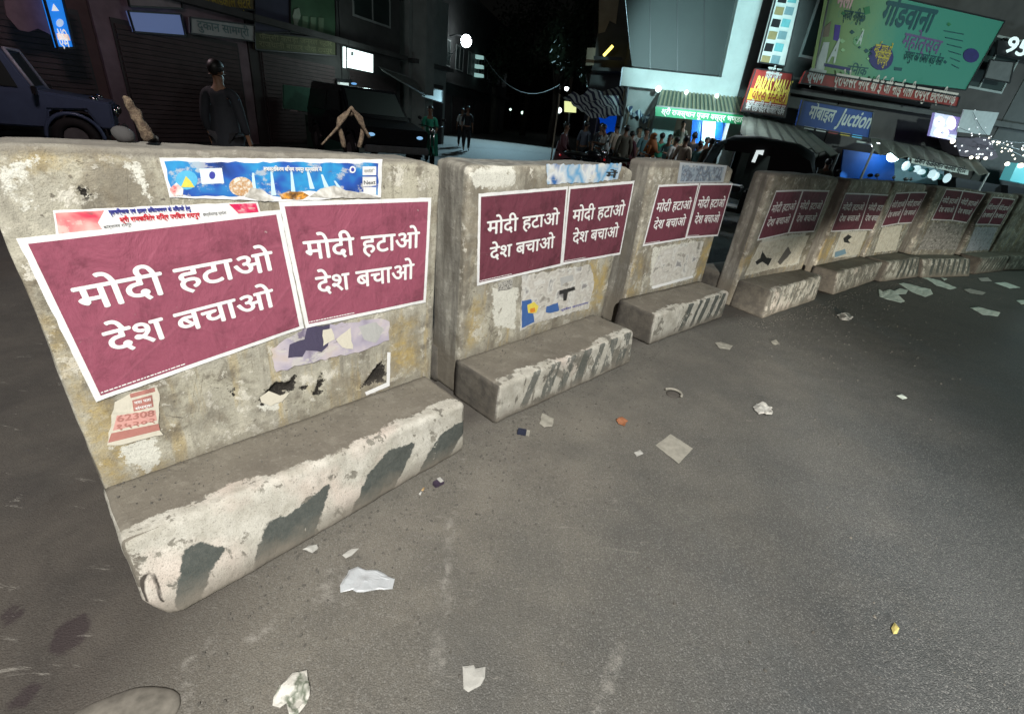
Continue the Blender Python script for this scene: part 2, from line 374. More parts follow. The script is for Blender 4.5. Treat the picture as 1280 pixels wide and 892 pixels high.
OCHRE = {0: [[(92,490),(128,505),(175,560),(230,590),(132,618),(100,540)], [(488,385),(520,395),(525,460),(490,470)], [(0,190),(140,185),(160,200),(60,205),(0,215)], [(60,400),(90,470),(110,560),(96,500)]],
         1: [[(735,320),(760,330),(752,392),(722,392)], [(583,400),(600,370),(606,420),(585,440)]],
         2: [[(785,330),(803,315),(800,368),(783,372)], [(880,300),(895,300),(884,345),(868,350)]],
         3: [[(930,325),(945,310),(935,345)], [(985,300),(1000,300),(993,330),(975,335)]],
         4: [[(1025,300),(1045,297),(1030,330),(1018,330)], [(1085,290),(1100,290),(1085,315),(1070,318)]]}
HOLES = {0: [zz([(545,152),(575,120),(600,92),(640,92),(665,74),(662,112),(630,130),(618,156),(585,150),(560,158)], 100, 440, 2.4615), zz([(670,110),(705,98),(690,125)], 100, 440, 2.4615),
             zz([(740,60),(748,95),(745,130),(720,130),(730,90)], 100, 440, 2.4615), zz([(935,20),(940,90),(865,108),(900,60)], 100, 440, 2.4615),
             zz([(460,112),(470,112),(474,135),(464,135)], 100, 440, 2.4615), zz([(488,375),(530,378),(585,438),(520,440),(488,410)], 0, 160, 4.956)],
         3: [zz([(295,535),(310,570),(345,580),(300,590),(330,615),(285,590),(250,600),(270,570)], 880, 180, 4.055), zz([(430,520),(440,560),(370,610),(380,580)], 880, 180, 4.055)],
         4: [zz([(60,480),(130,450),(120,480),(80,500)], 1040, 200, 4.954)]}
BLACK1 = [zz([(330,610),(365,590),(410,600),(428,603),(390,670),(355,790),(300,790),(318,680)], 100, 440, 2.4615),
          zz([(570,545),(590,515),(645,495),(690,455),(750,405),(725,500),(700,600),(640,640),(545,660),(555,600)], 100, 440, 2.4615),
          zz([(905,330),(935,290),(1005,268),(985,340),(945,440),(915,470),(838,500),(880,370)], 100, 440, 2.4615),
          zz([(1095,240),(1135,205),(1162,197),(1160,235),(1120,335),(1045,375),(1072,290)], 100, 440, 2.4615)]
STEPHOLE1 = [zz([(183,700),(200,678),(212,682),(198,704),(200,740),(214,776),(204,776),(187,735)], 100, 440, 2.4615),
             zz([(212,672),(228,676),(246,716),(258,776),(248,778),(234,722)], 100, 440, 2.4615)]

RES = [0.008, 0.012, 0.016, 0.02, 0.025, 0.03, 0.03, 0.03, 0.04, 0.04]
STEPLOOK = [(0.80, 1.0), (0.60, 0.55), (0.66, 0.7), (0.55, 0.35), (0.42, 0.3), (0.5, 0.9), (0.4, 0.8), (0.35, 0.6), (0.35, 0.5), (0.35, 0.5)]
BLAB = [
 "nearest concrete road barrier, rusty loop on top, foot boldly striped black and white",
 "second nearest concrete road barrier, with a faintly striped foot and grey left end",
 "third concrete road barrier from the left, its foot striped white at the right end",
 "fourth concrete road barrier, leaning, its lower half brightly lit below dark posters",
 "fifth concrete road barrier, long, with white torn paper below its red posters",
 "sixth concrete road barrier, narrow in view, with thin diagonal stripes on its foot",
 "seventh concrete road barrier, dark and turned outward behind scattered papers",
 "eighth concrete road barrier, with purple grey posters near the right picture edge",
 "ninth concrete road barrier, half cut off by the right picture edge",
 "farthest concrete road barrier at the right end of the curved row"]
BAR = []
for i, f in enumerate(FR):
    root = empty('concrete_barrier', (f.X, f.Y, 0), f.a, BLAB[i], 'road barrier', 'concrete barriers along the road')
    BAR.append(root)
    res = RES[i]; rad = 0.022 if i else 0.016
    # upright slab
    V, D, Q, V0 = rbox(f.L, THKS[i] if i < 3 else THK, f.H, res, rad)
    fs = np.stack([V[:, 0], V[:, 2]], 1)
    isf = V0[:, 1] < 1e-6
    pol = lambda dct: [[f.face(*q) for q in p] for p in dct.get(i, [])]
    aw, ao, ah = (sdf_many(fs, pol(WHITE)), sdf_many(fs, pol(OCHRE), 0.2), sdf_many(fs, pol(HOLES)))
    for a in (aw, ao, ah): a[~isf] = np.minimum(a[~isf], -0.1)
    out = V.copy()
    for k in range(len(V)):
        p = V[k]; d1 = fbm(p, 2.2, i * 5 + 1, 3); d2 = fbm(p, 11, i * 5 + 2, 3)
        edge = (abs(D[k][0]) > 0.2) + (abs(D[k][1]) > 0.2) + (abs(D[k][2]) > 0.2) > 1
        disp = -0.0025 + 0.0016 * d2
        if not isf[k]: disp += 0.006 * d1
        if edge: disp -= 0.020 * max(0.0, d2 + 0.05) + 0.03 * max(0.0, fbm(p, 5, i * 3 + 9, 2) - 0.2)
        if V[k, 2] > f.H - 0.03: disp += 0.008 * d1 - 0.004
        if ah[k] > 0: disp -= min(0.014, ah[k] * 0.9)
        # worn shoulder at the upper right corner
        cr = max(0.0, 0.10 - math.hypot(p[0] - f.L, p[2] - f.H)); cl = max(0.0, 0.07 - math.hypot(p[0], p[2] - f.H))
        out[k] = p + D[k] * disp
        out[k, 2] -= cr * 0.28 + cl * 0.2
    out[:, 0] += f.tilt * out[:, 2]; out[:, 1] -= f.lean * out[:, 2]
    me = bpy.data.meshes.new('slab'); me.from_pydata(out.tolist(), [], Q.tolist())
    set_attr(me, 'white', aw); set_attr(me, 'ochre', ao); set_attr(me, 'hole', ah); set_attr(me, 'face', (V0[:, 1] < THK * .2).astype(float)); merge(me)
    tone = [(0.37, 0.352, 0.30), (0.33, 0.313, 0.27), (0.31, 0.292, 0.25), (0.30, 0.28, 0.245), (0.29, 0.27, 0.24), (0.27, 0.26, 0.24), (0.2, 0.19, 0.175), (0.24, 0.235, 0.22), (0.3, 0.3, 0.28), (0.3, 0.3, 0.28)][i]
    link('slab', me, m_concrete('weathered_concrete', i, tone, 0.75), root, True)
    # plinth in front, and its mirror behind
    for side in (0, 1):
        r2 = res if side == 0 else 0.05
        Ls = f.L + f.o1 - f.o0
        V, D, Q, V0 = rbox(Ls, 0.3, f.hs, r2, 0.022)
        out = V.copy(); fr = np.zeros(len(V)); px_ = V[:, 0] + f.o0
        for k in range(len(V)):
            p = V[k]; t = p[0] / Ls; zt = p[2] / f.hs
            Db = (f.G0 * (1 - t) + f.G1 * t) * (1 - zt) + (f.D0 * (1 - t) + f.D1 * t) * zt
            d1 = fbm(p, 4, i * 7 + 3 + side, 3); d2 = fbm(p, 16, i * 7 + 4, 3)
            edge = (abs(D[k][0]) > 0.2) + (abs(D[k][1]) > 0.2) + (abs(D[k][2]) > 0.2) > 1
            disp = 0.004 * d1 + 0.0018 * d2
            if edge: disp -= 0.022 * max(0.0, d2 + 0.1) + 0.045 * max(0.0, fbm(p, 6, i + 20, 2) - 0.2)
            q = p + D[k] * disp
            x = q[0] + f.o0; y = -(q[1] / 0.3) * Db; z = q[2]
            # worn lower left corner
            if i == 0:
                c = max(0.0, 0.085 - math.hypot(p[0] - 0.0, p[2])) * (p[1] / 0.3); x += c * 0.5; y += c * 0.35
            if p[1] < 0.02: y = 0.012
            if side: y = THK - y - 0.004
            out[k] = (x, y, z)
        # front face distance: positive on the front, ragged just over the upper edge
        fr = np.where(V0[:, 1] > 0.3 - 1e-6, 0.1, np.where(V0[:, 2] > f.hs - 1e-6, V[:, 1] - 0.3 + (0.035 if i else 0.045) + 0.02 * np.sin(V[:, 0] * 7), -0.1))
        if i == 0: fr = np.where((V0[:, 0] < 1e-6), 0.03, fr) - np.where(V0[:, 1] > .29, 0.105 * np.clip(1 - V[:, 0] / .22, 0, 1) * (V[:, 2] > .13), 0)
        me = bpy.data.meshes.new('plinth'); me.from_pydata(out.tolist(), [], Q.tolist())
        P2 = np.stack([px_, V[:, 2]], 1)
        if i == 0:
            bl = sdf_many(P2, [[f.stepface(*q) for q in p] for p in BLACK1], 0.05) + 0.012; ho = sdf_many(P2, [[f.stepface(*q) for q in p] for p in STEPHOLE1], 0.03)
        else:
            rs = random.Random(i); polys = []; x = 0.08 + f.o0 + (0.35 if i in (2, 5) else 0.1)
            while x < f.L - 0.1:
                wd = rs.uniform(0.05, 0.09) if i != 1 else rs.uniform(0.06, 0.1); sl = 0.10
                polys.append([(x, 0.03), (x + wd, 0.03), (x + wd + sl, f.hs + 0.01), (x + sl, f.hs + 0.01)]); x += wd + rs.uniform(0.06, 0.1)
            bl = sdf_many(P2, polys, 0.05); ho = np.full(len(V), -0.05)
        off_front = V0[:, 1] < 0.3 - 1e-6
        bl[off_front] = np.minimum(bl[off_front], -0.04); ho[off_front] = -0.04
        if side: fr[:] = -0.1; bl[:] = -0.1; ho[:] = -0.1
        set_attr(me, 'front', fr); set_attr(me, 'endf', (V0[:, 0] < 1e-6).astype(float) * (0.25 if i == 0 else 1.0)); set_attr(me, 'black', bl); set_attr(me, 'hole', ho); merge(me)
        link('plinth', me, m_step('painted_plinth', i + side * 20, *STEPLOOK[i]), root, True)

# ------------------------------------------------------------------ text
_tx = {}
def text_arrays(t):
    if t in _tx: return _tx[t]
    c = bpy.data.curves.new('text', 'FONT'); c.body = t; c.size = 1; c.resolution_u = 3
    o = bpy.data.objects.new('text', c); COL.objects.link(o)
    dg = bpy.context.evaluated_depsgraph_get()
    me = bpy.data.meshes.new_from_object(o.evaluated_get(dg)); bpy.data.objects.remove(o); bpy.data.curves.remove(c)
    n = len(me.vertices); co = np.zeros(n * 3); me.vertices.foreach_get('co', co); co = co.reshape(-1, 3)
    fs = [tuple(p.vertices) for p in me.polygons]
    par = list(range(n))
    def find(a):
        while par[a] != a: par[a] = par[par[a]]; a = par[a]
        return a
    for f_ in fs:
        for a in f_[1:]: par[find(a)] = find(f_[0])
    ids = {}; lay = np.array([ids.setdefault(find(a), len(ids)) for a in range(n)])
    bpy.data.meshes.remove(me)
    _tx[t] = (co, fs, lay); return _tx[t]
def lettering(text, fn, width, height, mat_, parent, bold=0.03, gap=0.00004, name='lettering', label=None, dx=0.0, slant=0.0):
    """text laid along fn(u, v, k): u 0..width, v 0..height from the baseline, k = thickness step"""
    co, fs, lay = text_arrays(text)
    if len(co) == 0: return None
    x0, x1 = co[:, 0].min(), co[:, 0].max(); sx = width / (x1 - x0 + bold); sy = height / 0.66
    vs = []; ff = []; nl = lay.max() + 1
    offs = [(0, 0), (bold, 0), (bold * 0.5, bold * 0.45), (bold * 0.5, -bold * 0.45)] if bold else [(0, 0)]
    for j, (ox, oy) in enumerate(offs):
        b = len(vs)
        for p, l in zip(co, lay):
            vs.append(tuple(fn((p[0] - x0 + ox + slant * p[1]) * sx + dx, (p[1] + oy) * sy, (l + nl * j) * gap)))
        ff += [tuple(b + q for q in f_) for f_ in fs]
    me = bpy.data.meshes.new(name); me.from_pydata(vs, [], ff)
    o = link(name, me, mat_, parent); tag(o, label); return o

# ------------------------------------------------------------------ paper materials
def m_paper(name, c, wr=0.35, dirt=0.25, rough=0.5):
    if name in _pm: return _pm[name]
    n = NT(name); cr = n.noise(10, 7, 0.62, dist=0.5, stretch=(1, 1, .6)); fi = n.noise(70, 4); sm = n.noise(6.5, 7, 0.72)
    col = n.mix(n.math('MULTIPLY', n.step(sm, 0.50, 0.62), dirt), c, tuple(x * 0.5 for x in c))
    col = n.mix(n.math('MULTIPLY', n.step(fi, 0.35, 0.7), 0.16), col, tuple(min(1, x * 1.25 + 0.03) for x in c))
    wear = n.noise(36, 8, .75, off=(3, 1, 4)); col = n.mix(n.math('MULTIPLY', n.step(wear, .66, .70), dirt), col, (.55, .5, .46)); fold = n.voro(3.2, 'DISTANCE_TO_EDGE'); fl = n.step(n.math('ADD', fold.outputs['Distance'], n.math('MULTIPLY', cr, .05)), .045, .02); col = n.mix(n.math('MULTIPLY', fl, dirt * .25), col, tuple(min(1, x * 1.3 + .05) for x in c))
    nb = n.bump(cr, wr, 0.016); nb = n.bump(fl, wr * .5, .002, nb); nb = n.bump(fi, 0.1, 0.002, nb)
    _pm[name] = n.out(col, rough, nb); return _pm[name]
def m_print(name, cols, scale=8, seed=0, wr=0.3, dist=0.25, stretch=(1, 1, 1)):
    """patchy many-coloured print, as on worn posters"""
    if name in _pm: return _pm[name]
    n = NT(name); a = n.noise(scale, 3, 0.5, dist=dist, stretch=stretch, off=(seed, seed * 2, 1)); b = n.noise(scale * 1.7, 8, 0.72, off=(seed, 3, seed), stretch=(1, 1, 1.5))
    cr = n.new('ShaderNodeValToRGB'); n.ln(a, cr.inputs[0]); e = cr.color_ramp.elements
    while len(e) < len(cols): e.new(0.5)
    for k, c in enumerate(cols):
        e[k].position = 0.34 + 0.32 * k / (len(cols) - 1); e[k].color = (*c, 1)
    col = n.mix(n.math('MULTIPLY', n.step(b, 0.56, 0.60), 0.6), cr.outputs[0], (0.62, 0.60, 0.54)); col = n.mix(n.math('MULTIPLY', n.step(n.noise(scale * 1.7, 8, 0.75, stretch=(.7, 1, 1.8), off=(4, seed, 9)), 0.40, 0.36), 0.55), col, (0.13, 0.12, 0.11))
    _pm[name] = n.out(col, 0.6, n.bump(b, wr, 0.006)); return _pm[name]
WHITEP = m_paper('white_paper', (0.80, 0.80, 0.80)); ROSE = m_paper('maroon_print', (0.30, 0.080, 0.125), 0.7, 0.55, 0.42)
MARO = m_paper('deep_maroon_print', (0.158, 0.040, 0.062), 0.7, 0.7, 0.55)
INK = m_paper('white_lettering', (0.83, 0.83, 0.82), 0.15, 0.05)

def warp(i, s, h): return 0.0016 * noise.noise(Vector((s * 4.5 + i * 9, h * 4.5, i)))
def sheet_grid(f, i, quad, d, inset, name, m, parent, nu=24, nv=18, ragged=0.0, base=(0, 0, 0)):
    vs = []; fs = []
    c = [Vector((q[0], q[1])) for q in quad]   # TL TR BR BL in (s,h)
    w_ = (c[1] - c[0]).length; h_ = (c[3] - c[0]).length; iu, iv = inset / w_, inset / h_
    for b in range(nv + 1):
        for a in range(nu + 1):
            u = iu + (1 - 2 * iu) * a / nu; v = iv + (1 - 2 * iv) * b / nv
            p = (c[0] * (1 - u) + c[1] * u) * (1 - v) + (c[3] * (1 - u) + c[2] * u) * v
            if ragged and (a in (0, nu) or b in (0, nv)):
                p += Vector((noise.noise(Vector((a * .7, b * .7, i))), noise.noise(Vector((b * .7, a * .7, i + 5))))) * ragged
            q = f.loc((p.x, p.y), d + warp(i, p.x, p.y)); vs.append((q[0] - base[0], q[1] - base[1], q[2] - base[2]))
    for b in range(nv):
        for a in range(nu): k = b * (nu + 1) + a; fs.append((k, k + nu + 1, k + nu + 2, k + 1))
    me = bpy.data.meshes.new(name); me.from_pydata(vs, [], fs)
    return link(name, me, m, parent, True)

def slogan_poster(i, quad_px, label, detail=True, rose=None):
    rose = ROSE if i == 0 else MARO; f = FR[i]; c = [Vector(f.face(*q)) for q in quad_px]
    bl = f.loc(((c[3].x + c[2].x) / 2, (c[3].y + c[2].y) / 2), 0)
    wpos = Matrix.Translation((f.X, f.Y, 0)) @ Matrix.Rotation(f.a, 4, 'Z') @ Vector(bl)
    root = empty('slogan_poster', wpos, f.a, label, 'poster', 'maroon slogan posters pasted on the barriers')
    sheet_grid(f, i, c, 0.0012, 0, 'border', WHITEP, root, ragged=0.0028, base=bl)
    sheet_grid(f, i, c, 0.0019, 0.016, 'printed_panel', rose, root, base=bl)
    w_ = (c[1] - c[0]).length; h_ = (c[3] - c[0]).length
    def at(u, v, k):   # metres from the top left
        U, V = u / w_, v / h_
        p = (c[0] * (1 - U) + c[1] * U) * (1 - V) + (c[3] * (1 - U) + c[2] * U) * V
        q = f.loc((p.x, p.y), 0.0025 + k + warp(i, p.x, p.y)); return (q[0] - bl[0], q[1] - bl[1], q[2] - bl[2])
    s = w_ / 0.64; t = h_ / 0.49
    for (txt, u0, u1, vb) in (('मोदी हटाओ', 0.085, 0.915, 0.435), ('देश बचाओ', 0.12, 0.875, 0.725)):
        lettering(txt, lambda u, v, k: at(u0 * w_ + u, vb * h_ - v, k), (u1 - u0) * w_, 0.073 * t, INK, root, bold=0.036, gap=0.000025)
    if detail:
        lettering('Published by political party supporters, printed on demand', lambda u, v, k: at(0.035 * w_ + u, 0.952 * h_ - v, k), 0.34 * w_, 0.005, INK, root, bold=0, name='imprint') if False else None
        n_ = 26; mb = MB(); x = 0.03 * w_
        rs = random.Random(int(c[0].x * 1000)); 
        while x < 0.36 * w_:
            l = rs.uniform(0.004, 0.013); y = 0.955 * h_
            mb.add([at(x, y, 0), at(x + l, y, 0), at(x + l, y - 0.0042, 0), at(x, y - 0.0042, 0)], [(0, 1, 2, 3)]); x += l + 0.0025
        mb.build('imprint', INK, root)
    return root

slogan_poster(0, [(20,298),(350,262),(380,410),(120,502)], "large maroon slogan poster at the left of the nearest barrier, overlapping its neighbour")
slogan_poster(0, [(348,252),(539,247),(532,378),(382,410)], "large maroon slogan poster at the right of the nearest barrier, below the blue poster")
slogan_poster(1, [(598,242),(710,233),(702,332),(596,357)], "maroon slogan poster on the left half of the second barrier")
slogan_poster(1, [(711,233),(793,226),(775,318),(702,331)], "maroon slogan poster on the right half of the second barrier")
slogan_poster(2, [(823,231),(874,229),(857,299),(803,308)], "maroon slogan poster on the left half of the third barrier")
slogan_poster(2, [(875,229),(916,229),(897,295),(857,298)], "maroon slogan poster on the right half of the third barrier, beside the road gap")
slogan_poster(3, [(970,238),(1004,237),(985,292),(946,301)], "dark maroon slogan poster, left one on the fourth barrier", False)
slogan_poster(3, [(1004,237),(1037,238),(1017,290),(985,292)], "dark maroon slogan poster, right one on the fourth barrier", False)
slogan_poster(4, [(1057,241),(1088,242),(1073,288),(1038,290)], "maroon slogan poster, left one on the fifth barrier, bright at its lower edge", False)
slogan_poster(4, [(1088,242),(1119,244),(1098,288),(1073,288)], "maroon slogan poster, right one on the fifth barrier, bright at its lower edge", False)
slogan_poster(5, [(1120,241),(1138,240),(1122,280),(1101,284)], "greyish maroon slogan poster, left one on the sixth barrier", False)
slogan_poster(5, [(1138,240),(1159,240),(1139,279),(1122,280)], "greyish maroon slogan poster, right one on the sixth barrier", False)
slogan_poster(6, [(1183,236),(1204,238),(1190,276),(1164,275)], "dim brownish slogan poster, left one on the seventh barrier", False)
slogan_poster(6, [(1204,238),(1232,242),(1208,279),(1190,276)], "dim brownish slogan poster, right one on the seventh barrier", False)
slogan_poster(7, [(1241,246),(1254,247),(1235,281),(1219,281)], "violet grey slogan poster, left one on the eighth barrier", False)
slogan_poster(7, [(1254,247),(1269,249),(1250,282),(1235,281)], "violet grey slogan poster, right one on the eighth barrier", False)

def jag(poly, amt, step_, rs):
    out = []
    for a, b in zip(poly, poly[1:] + poly[:1]):
        a, b = Vector(a), Vector(b); n = max(1, int((b - a).length / step_))
        for k in range(n):
            p = a.lerp(b, k / n); out.append(p + Vector((rs.uniform(-1, 1), rs.uniform(-1, 1))) * (amt if k else amt * 0.3))
    return out
def torn(i, poly_px, m, name, label, cat, d=0.0007, amt=0.004, parent=None, seed=1, torn_edges=True, base=None):
    """flat scrap of pasted paper with torn outline; as a thing or as a part"""
    f = FR[i]; rs = random.Random(seed); p = jag([f.face(*q) for q in poly_px], amt, 0.02, rs) if torn_edges else [Vector(f.face(*q)) for q in poly_px]
    cx = sum(q.x for q in p) / len(p); cz = min(q.y for q in p)
    if base is None: base = f.loc((cx, cz), 0)
    vs = []
    for q in p:
        l = f.loc((q.x, q.y), d); vs.append((l[0] - base[0], l[1] - base[1], l[2] - base[2]))
    tri = geometry.tessellate_polygon([[Vector((q.x, q.y, 0)) for q in p]])
    me = bpy.data.meshes.new(name); me.from_pydata(vs, [], [tuple(t) for t in tri])
    bm = bmesh.new(); bm.from_mesh(me); bmesh.ops.recalc_face_normals(bm, faces=bm.faces); bm.to_mesh(me); bm.free()
    o = link(name, me, m, parent)
    if parent is None:
        o.location = Matrix.Translation((f.X, f.Y, 0)) @ Matrix.Rotation(f.a, 4, 'Z') @ Vector(base); o.rotation_euler = (0, 0, f.a)
        tag(o, label, cat)
    return o, base
def ptext(i, base, a_px, b_px, text, h, m, parent, d=0.0022, bold=0.03):
    f = FR[i]; a = Vector(f.face(*a_px)); b = Vector(f.face(*b_px)); e = (b - a).normalized(); up = Vector((-e.y, e.x))
    def fn(u, v, k):
        p = a + e * u + up * v; l = f.loc((p.x, p.y), d + k); return (l[0] - base[0], l[1] - base[1], l[2] - base[2])
    return lettering(text, fn, (b - a).length, h, m, parent, bold, 0.00002)

# blue festival poster on the nearest barrier
bm_blue = m_print('blue_festival_print', [(0.01, 0.03, 0.14), (0.02, 0.09, 0.42), (0.03, 0.30, 0.62), (0.02, 0.16, 0.50)], 7, 3, 0.2)
o, b0 = torn(0, [(199,197),(478,199),(476,247),(440,244),(400,250),(340,252),(310,250),(212,247)], WHITEP, 'festival_poster', "blue festival poster with white border, torn along its lower edge", 'poster', seed=4, amt=0.001)
P = lambda poly, m, nm, d, s=1, amt=0.002, te=True: torn(0, poly, m, nm, None, None, d, amt, o, s, te, b0)
P([(205,202),(473,204),(472,244),(452,240),(420,243),(385,238),(350,246),(320,240),(296,246),(216,244)], bm_blue, 'printed_panel', 0.0012, 5, 0.003)
YEL = m_paper('yellow_print', (0.75, 0.62, 0.10)); CYAN = m_paper('cyan_print', (0.10, 0.45, 0.72)); NAVY = m_paper('navy_print', (0.02, 0.03, 0.10)); RED = m_paper('red_print', (0.62, 0.03, 0.06)); PINK = m_paper('pink_print', (0.75, 0.33, 0.36)); PALE = m_paper('pale_beam_print', (0.55, 0.74, 0.86)); CREAM = m_paper('cream_paper', (0.66, 0.62, 0.52)); ORANGE = m_paper('orange_print', (0.7, 0.25, 0.03)); GREYP = m_paper('grey_paper', (0.45, 0.45, 0.44)); GREEN = m_paper('green_print', (0.05, 0.3, 0.12)); BLUEI = m_paper('blue_ink', (0.05, 0.06, 0.35)); REDI = m_paper('red_ink', (0.65, 0.03, 0.05)); BLACKI = m_paper('black_ink', (0.03, 0.03, 0.03))
def disc(cx, cy, rx, ry, n=16): return [(cx + rx * math.cos(2 * math.pi * k / n), cy + ry * math.sin(2 * math.pi * k / n)) for k in range(n)]
P(disc(233, 225, 14, 12), CYAN, 'emblem_ring', 0.0016, te=False)
P([(226,234),(232,220),(238,226),(243,234)], YEL, 'emblem', 0.0020, te=False)
P([(249,211),(277,210),(280,229),(252,230)], m_paper('pale_label', (0.72, 0.85, 0.86)), 'label_patch', 0.0016, te=False)
P(disc(265, 219, 4, 5, 10), BLUEI, 'label_mark', 0.0020, te=False)
P([(212,236),(220,228),(229,236),(228,245),(213,245)], m_print('white_red_print', [(0.7, 0.1, 0.1), (0.8, 0.78, 0.75), (0.8, 0.78, 0.75)], 30), 'torn_patch', 0.0018)
P(disc(301, 233, 15, 12), m_print('cream_gold_print', [(0.8, 0.78, 0.7), (0.5, 0.25, 0.08), (0.8, 0.78, 0.7)], 60), 'crest', 0.0017, te=False)
for k, (x0, y0, x1, y1) in enumerate([(316,216,318,243),(339,214,342,244),(364,214,367,246),(384,212,390,236),(402,218,408,234),(418,226,428,241)]):
    P([(x0 - 1.2, y0), (x0 + 1.2, y0), (x1 + 3, y1), (x1 - 3, y1)], PALE, 'light_beam', 0.0016, te=False)
P([(349,243),(360,239),(378,240),(386,244),(378,249),(352,249)], m_print('gold_stage_print', [(0.05, 0.03, 0.02), (0.8, 0.35, 0.05), (0.1, 0.05, 0.02)], 26), 'stage_picture', 0.0018)
P([(386,246),(400,236),(418,232),(432,238),(452,241),(476,247),(440,248)], m_print('torn_grey_white', [(0.75, 0.73, 0.68), (0.4, 0.38, 0.34), (0.78, 0.76, 0.72)], 18), 'torn_patch', 0.0021, 6)
P([(306,246),(314,234),(330,238),(342,250),(330,252)], m_print('torn_grey_white', [], 18), 'torn_patch', 0.0021, 8)
P([(453,208),(470,208),(470,219),(453,219)], WHITEP, 'label_patch', 0.0016, te=False)
P([(453,221),(470,221),(470,232),(453,233)], WHITEP, 'label_patch', 0.0016, te=False)
P([(454,234),(470,234),(470,243),(454,244)], WHITEP, 'label_patch', 0.0016, te=False)
P(disc(440.5, 212, 4, 4.5, 12), WHITEP, 'seal', 0.0016, te=False); P(disc(440.5, 212, 2.2, 2.6, 10), BLUEI, 'seal_centre', 0.0020, te=False)
ptext(0, b0, (454.5,230.5), (469,230), 'Next', 0.013, BLACKI, o)
ptext(0, b0, (455,215.5), (468,215.5), 'समिति', 0.009, BLACKI, o, bold=0)
ptext(0, b0, (329,213.5), (402,214), 'सशक्तिकरण विभाग रायपुर कार्यालय से', 0.012, INK, o, bold=0.04)

# white and red strip poster
o, b0 = torn(0, [(66,263),(322,252),(326,266),(70,293)], WHITEP, 'strip_poster', "long white strip poster with red ends and Hindi text above the large left poster", 'poster', d=0.0009, seed=9, amt=0.0012)
P = lambda poly, m, nm, d, s=1, amt=0.002, te=True: torn(0, poly, m, nm, None, None, d, amt, o, s, te, b0)
P([(69,266),(130,263),(122,278),(128,287),(73,292)], m_print('red_portrait_print', [(0.7, 0.05, 0.10), (0.78, 0.35, 0.33), (0.8, 0.62, 0.58)], 12), 'portrait_patch', 0.0014, te=False)
P([(286,255),(320,254),(323,265),(298,267)], m_print('magenta_print', [(0.55, 0.01, 0.08), (0.65, 0.02, 0.10), (0.75, 0.35, 0.4)], 22), 'portrait_patch', 0.0014, te=False)
ptext(0, b0, (136,267.5), (238,262.5), 'गृहनिर्माण एवं छात्र विकासनगर के निवासी हेतु', 0.011, BLUEI, o, 0.0018, 0.02)
ptext(0, b0, (150,277.5), (250,271), 'श्री रामकिशोर मिश्र परिवार रायपुर', 0.013, REDI, o, 0.0018, 0.04)
ptext(0, b0, (254,270), (283,267.5), 'छत्तीसगढ़ प्रदेश', 0.008, BLACKI, o, 0.0018, 0.0)
ptext(0, b0, (130,286), (165,282), 'कार्यालय रायपुर', 0.008, BLACKI, o, 0.0018, 0.0)

# violet picture poster and torn leftovers under the right large poster
torn(0, [(338,436),(382,410),(470,398),(487,402),(486,425),(455,438),(420,446),(380,455),(345,465)], m_print('violet_picture_print', [(0.20, 0.17, 0.24), (0.42, 0.38, 0.47), (0.56, 0.50, 0.54), (0.58, 0.48, 0.38)], 6, 2, 0.3), 'torn_poster', "torn violet picture poster under the large right poster", 'torn poster', seed=12, amt=0.006)
torn(0, [(384,409),(412,405),(410,432),(402,440),(382,438),(378,446),(360,447),(362,430),(380,424)], m_paper('dark_violet_print', (0.07, 0.06, 0.11)), 'torn_picture', "dark figure shaped scrap of printed poster paper on nearest barrier", 'paper scrap', d=0.0012, seed=13)
torn(0, [(420,424),(438,409),(441,436),(428,434)], CREAM, 'paper_scrap', "cream triangular paper flap stuck beside the dark scrap", 'paper scrap', d=0.0016, seed=14)
torn(0, [(403,412),(414,410),(418,424),(404,432)], CREAM, 'paper_scrap', "small cream paper flap directly under the large right poster", 'paper scrap', d=0.0018, seed=15)
torn(0, [(448,408),(470,402),(480,412),(470,428),(455,424)], GREYP, 'paper_scrap', "grey white crumpled scrap at the right of the violet poster", 'paper scrap', d=0.0016, seed=16)
torn(0, [(484,440),(488,440),(487,482),(458,494),(456,490),(483,478)], WHITEP, 'paper_edge', "thin white corner strip left from a removed poster on nearest barrier", 'paper scrap', d=0.001, seed=17, amt=0.001)
torn(0, [(325,496),(336,488),(350,494),(362,490),(352,502),(338,507),(327,503)], CREAM, 'paper_scrap', "small cream scrap below the black hole in the nearest barrier", 'paper scrap', d=0.001, seed=18, amt=0.004)
# pink leaflets at lower left
o, b0 = torn(0, [(134,556),(143,502),(165,490),(196,484),(200,500),(198,536),(204,543),(150,556)], CREAM, 'pink_leaflet', "pink and white printed leaflet, torn, at lower left of the nearest barrier", 'leaflet', seed=21, amt=0.003)
P = lambda poly, m, nm, d, s=1, amt=0.002, te=True: torn(0, poly, m, nm, None, None, d, amt, o, s, te, b0)
PK = m_paper('faded_red_print', (0.46, 0.20, 0.17), .35, .8)
P([(165,500),(190,493),(192,508),(167,514)], PK, 'red_box', 0.0012, te=False)
P([(162,492),(193,484),(194,489),(163,497)], PK, 'red_band', 0.0012, te=False)
P([(146,519),(194,512),(196,525),(141,538)], m_paper('faded_pink_print', (0.68, 0.36, 0.32)), 'pink_band', 0.0012, te=False)
P([(139,541),(198,529),(200,537),(135,553)], PK, 'red_band', 0.0012, te=False)
ptext(0, b0, (168,505), (189,500), 'नया पता', 0.010, INK, o, 0.0018, 0.05); ptext(0, b0, (169,512), (190,507), 'संपर्क', 0.009, INK, o, 0.0018, 0.05)
ptext(0, b0, (146,527), (193,519), '62308', 0.022, PK, o, 0.0018, 0.05); ptext(0, b0, (146,537), (194,528), '१५२०२', 0.020, PK, o, 0.0018, 0.05)
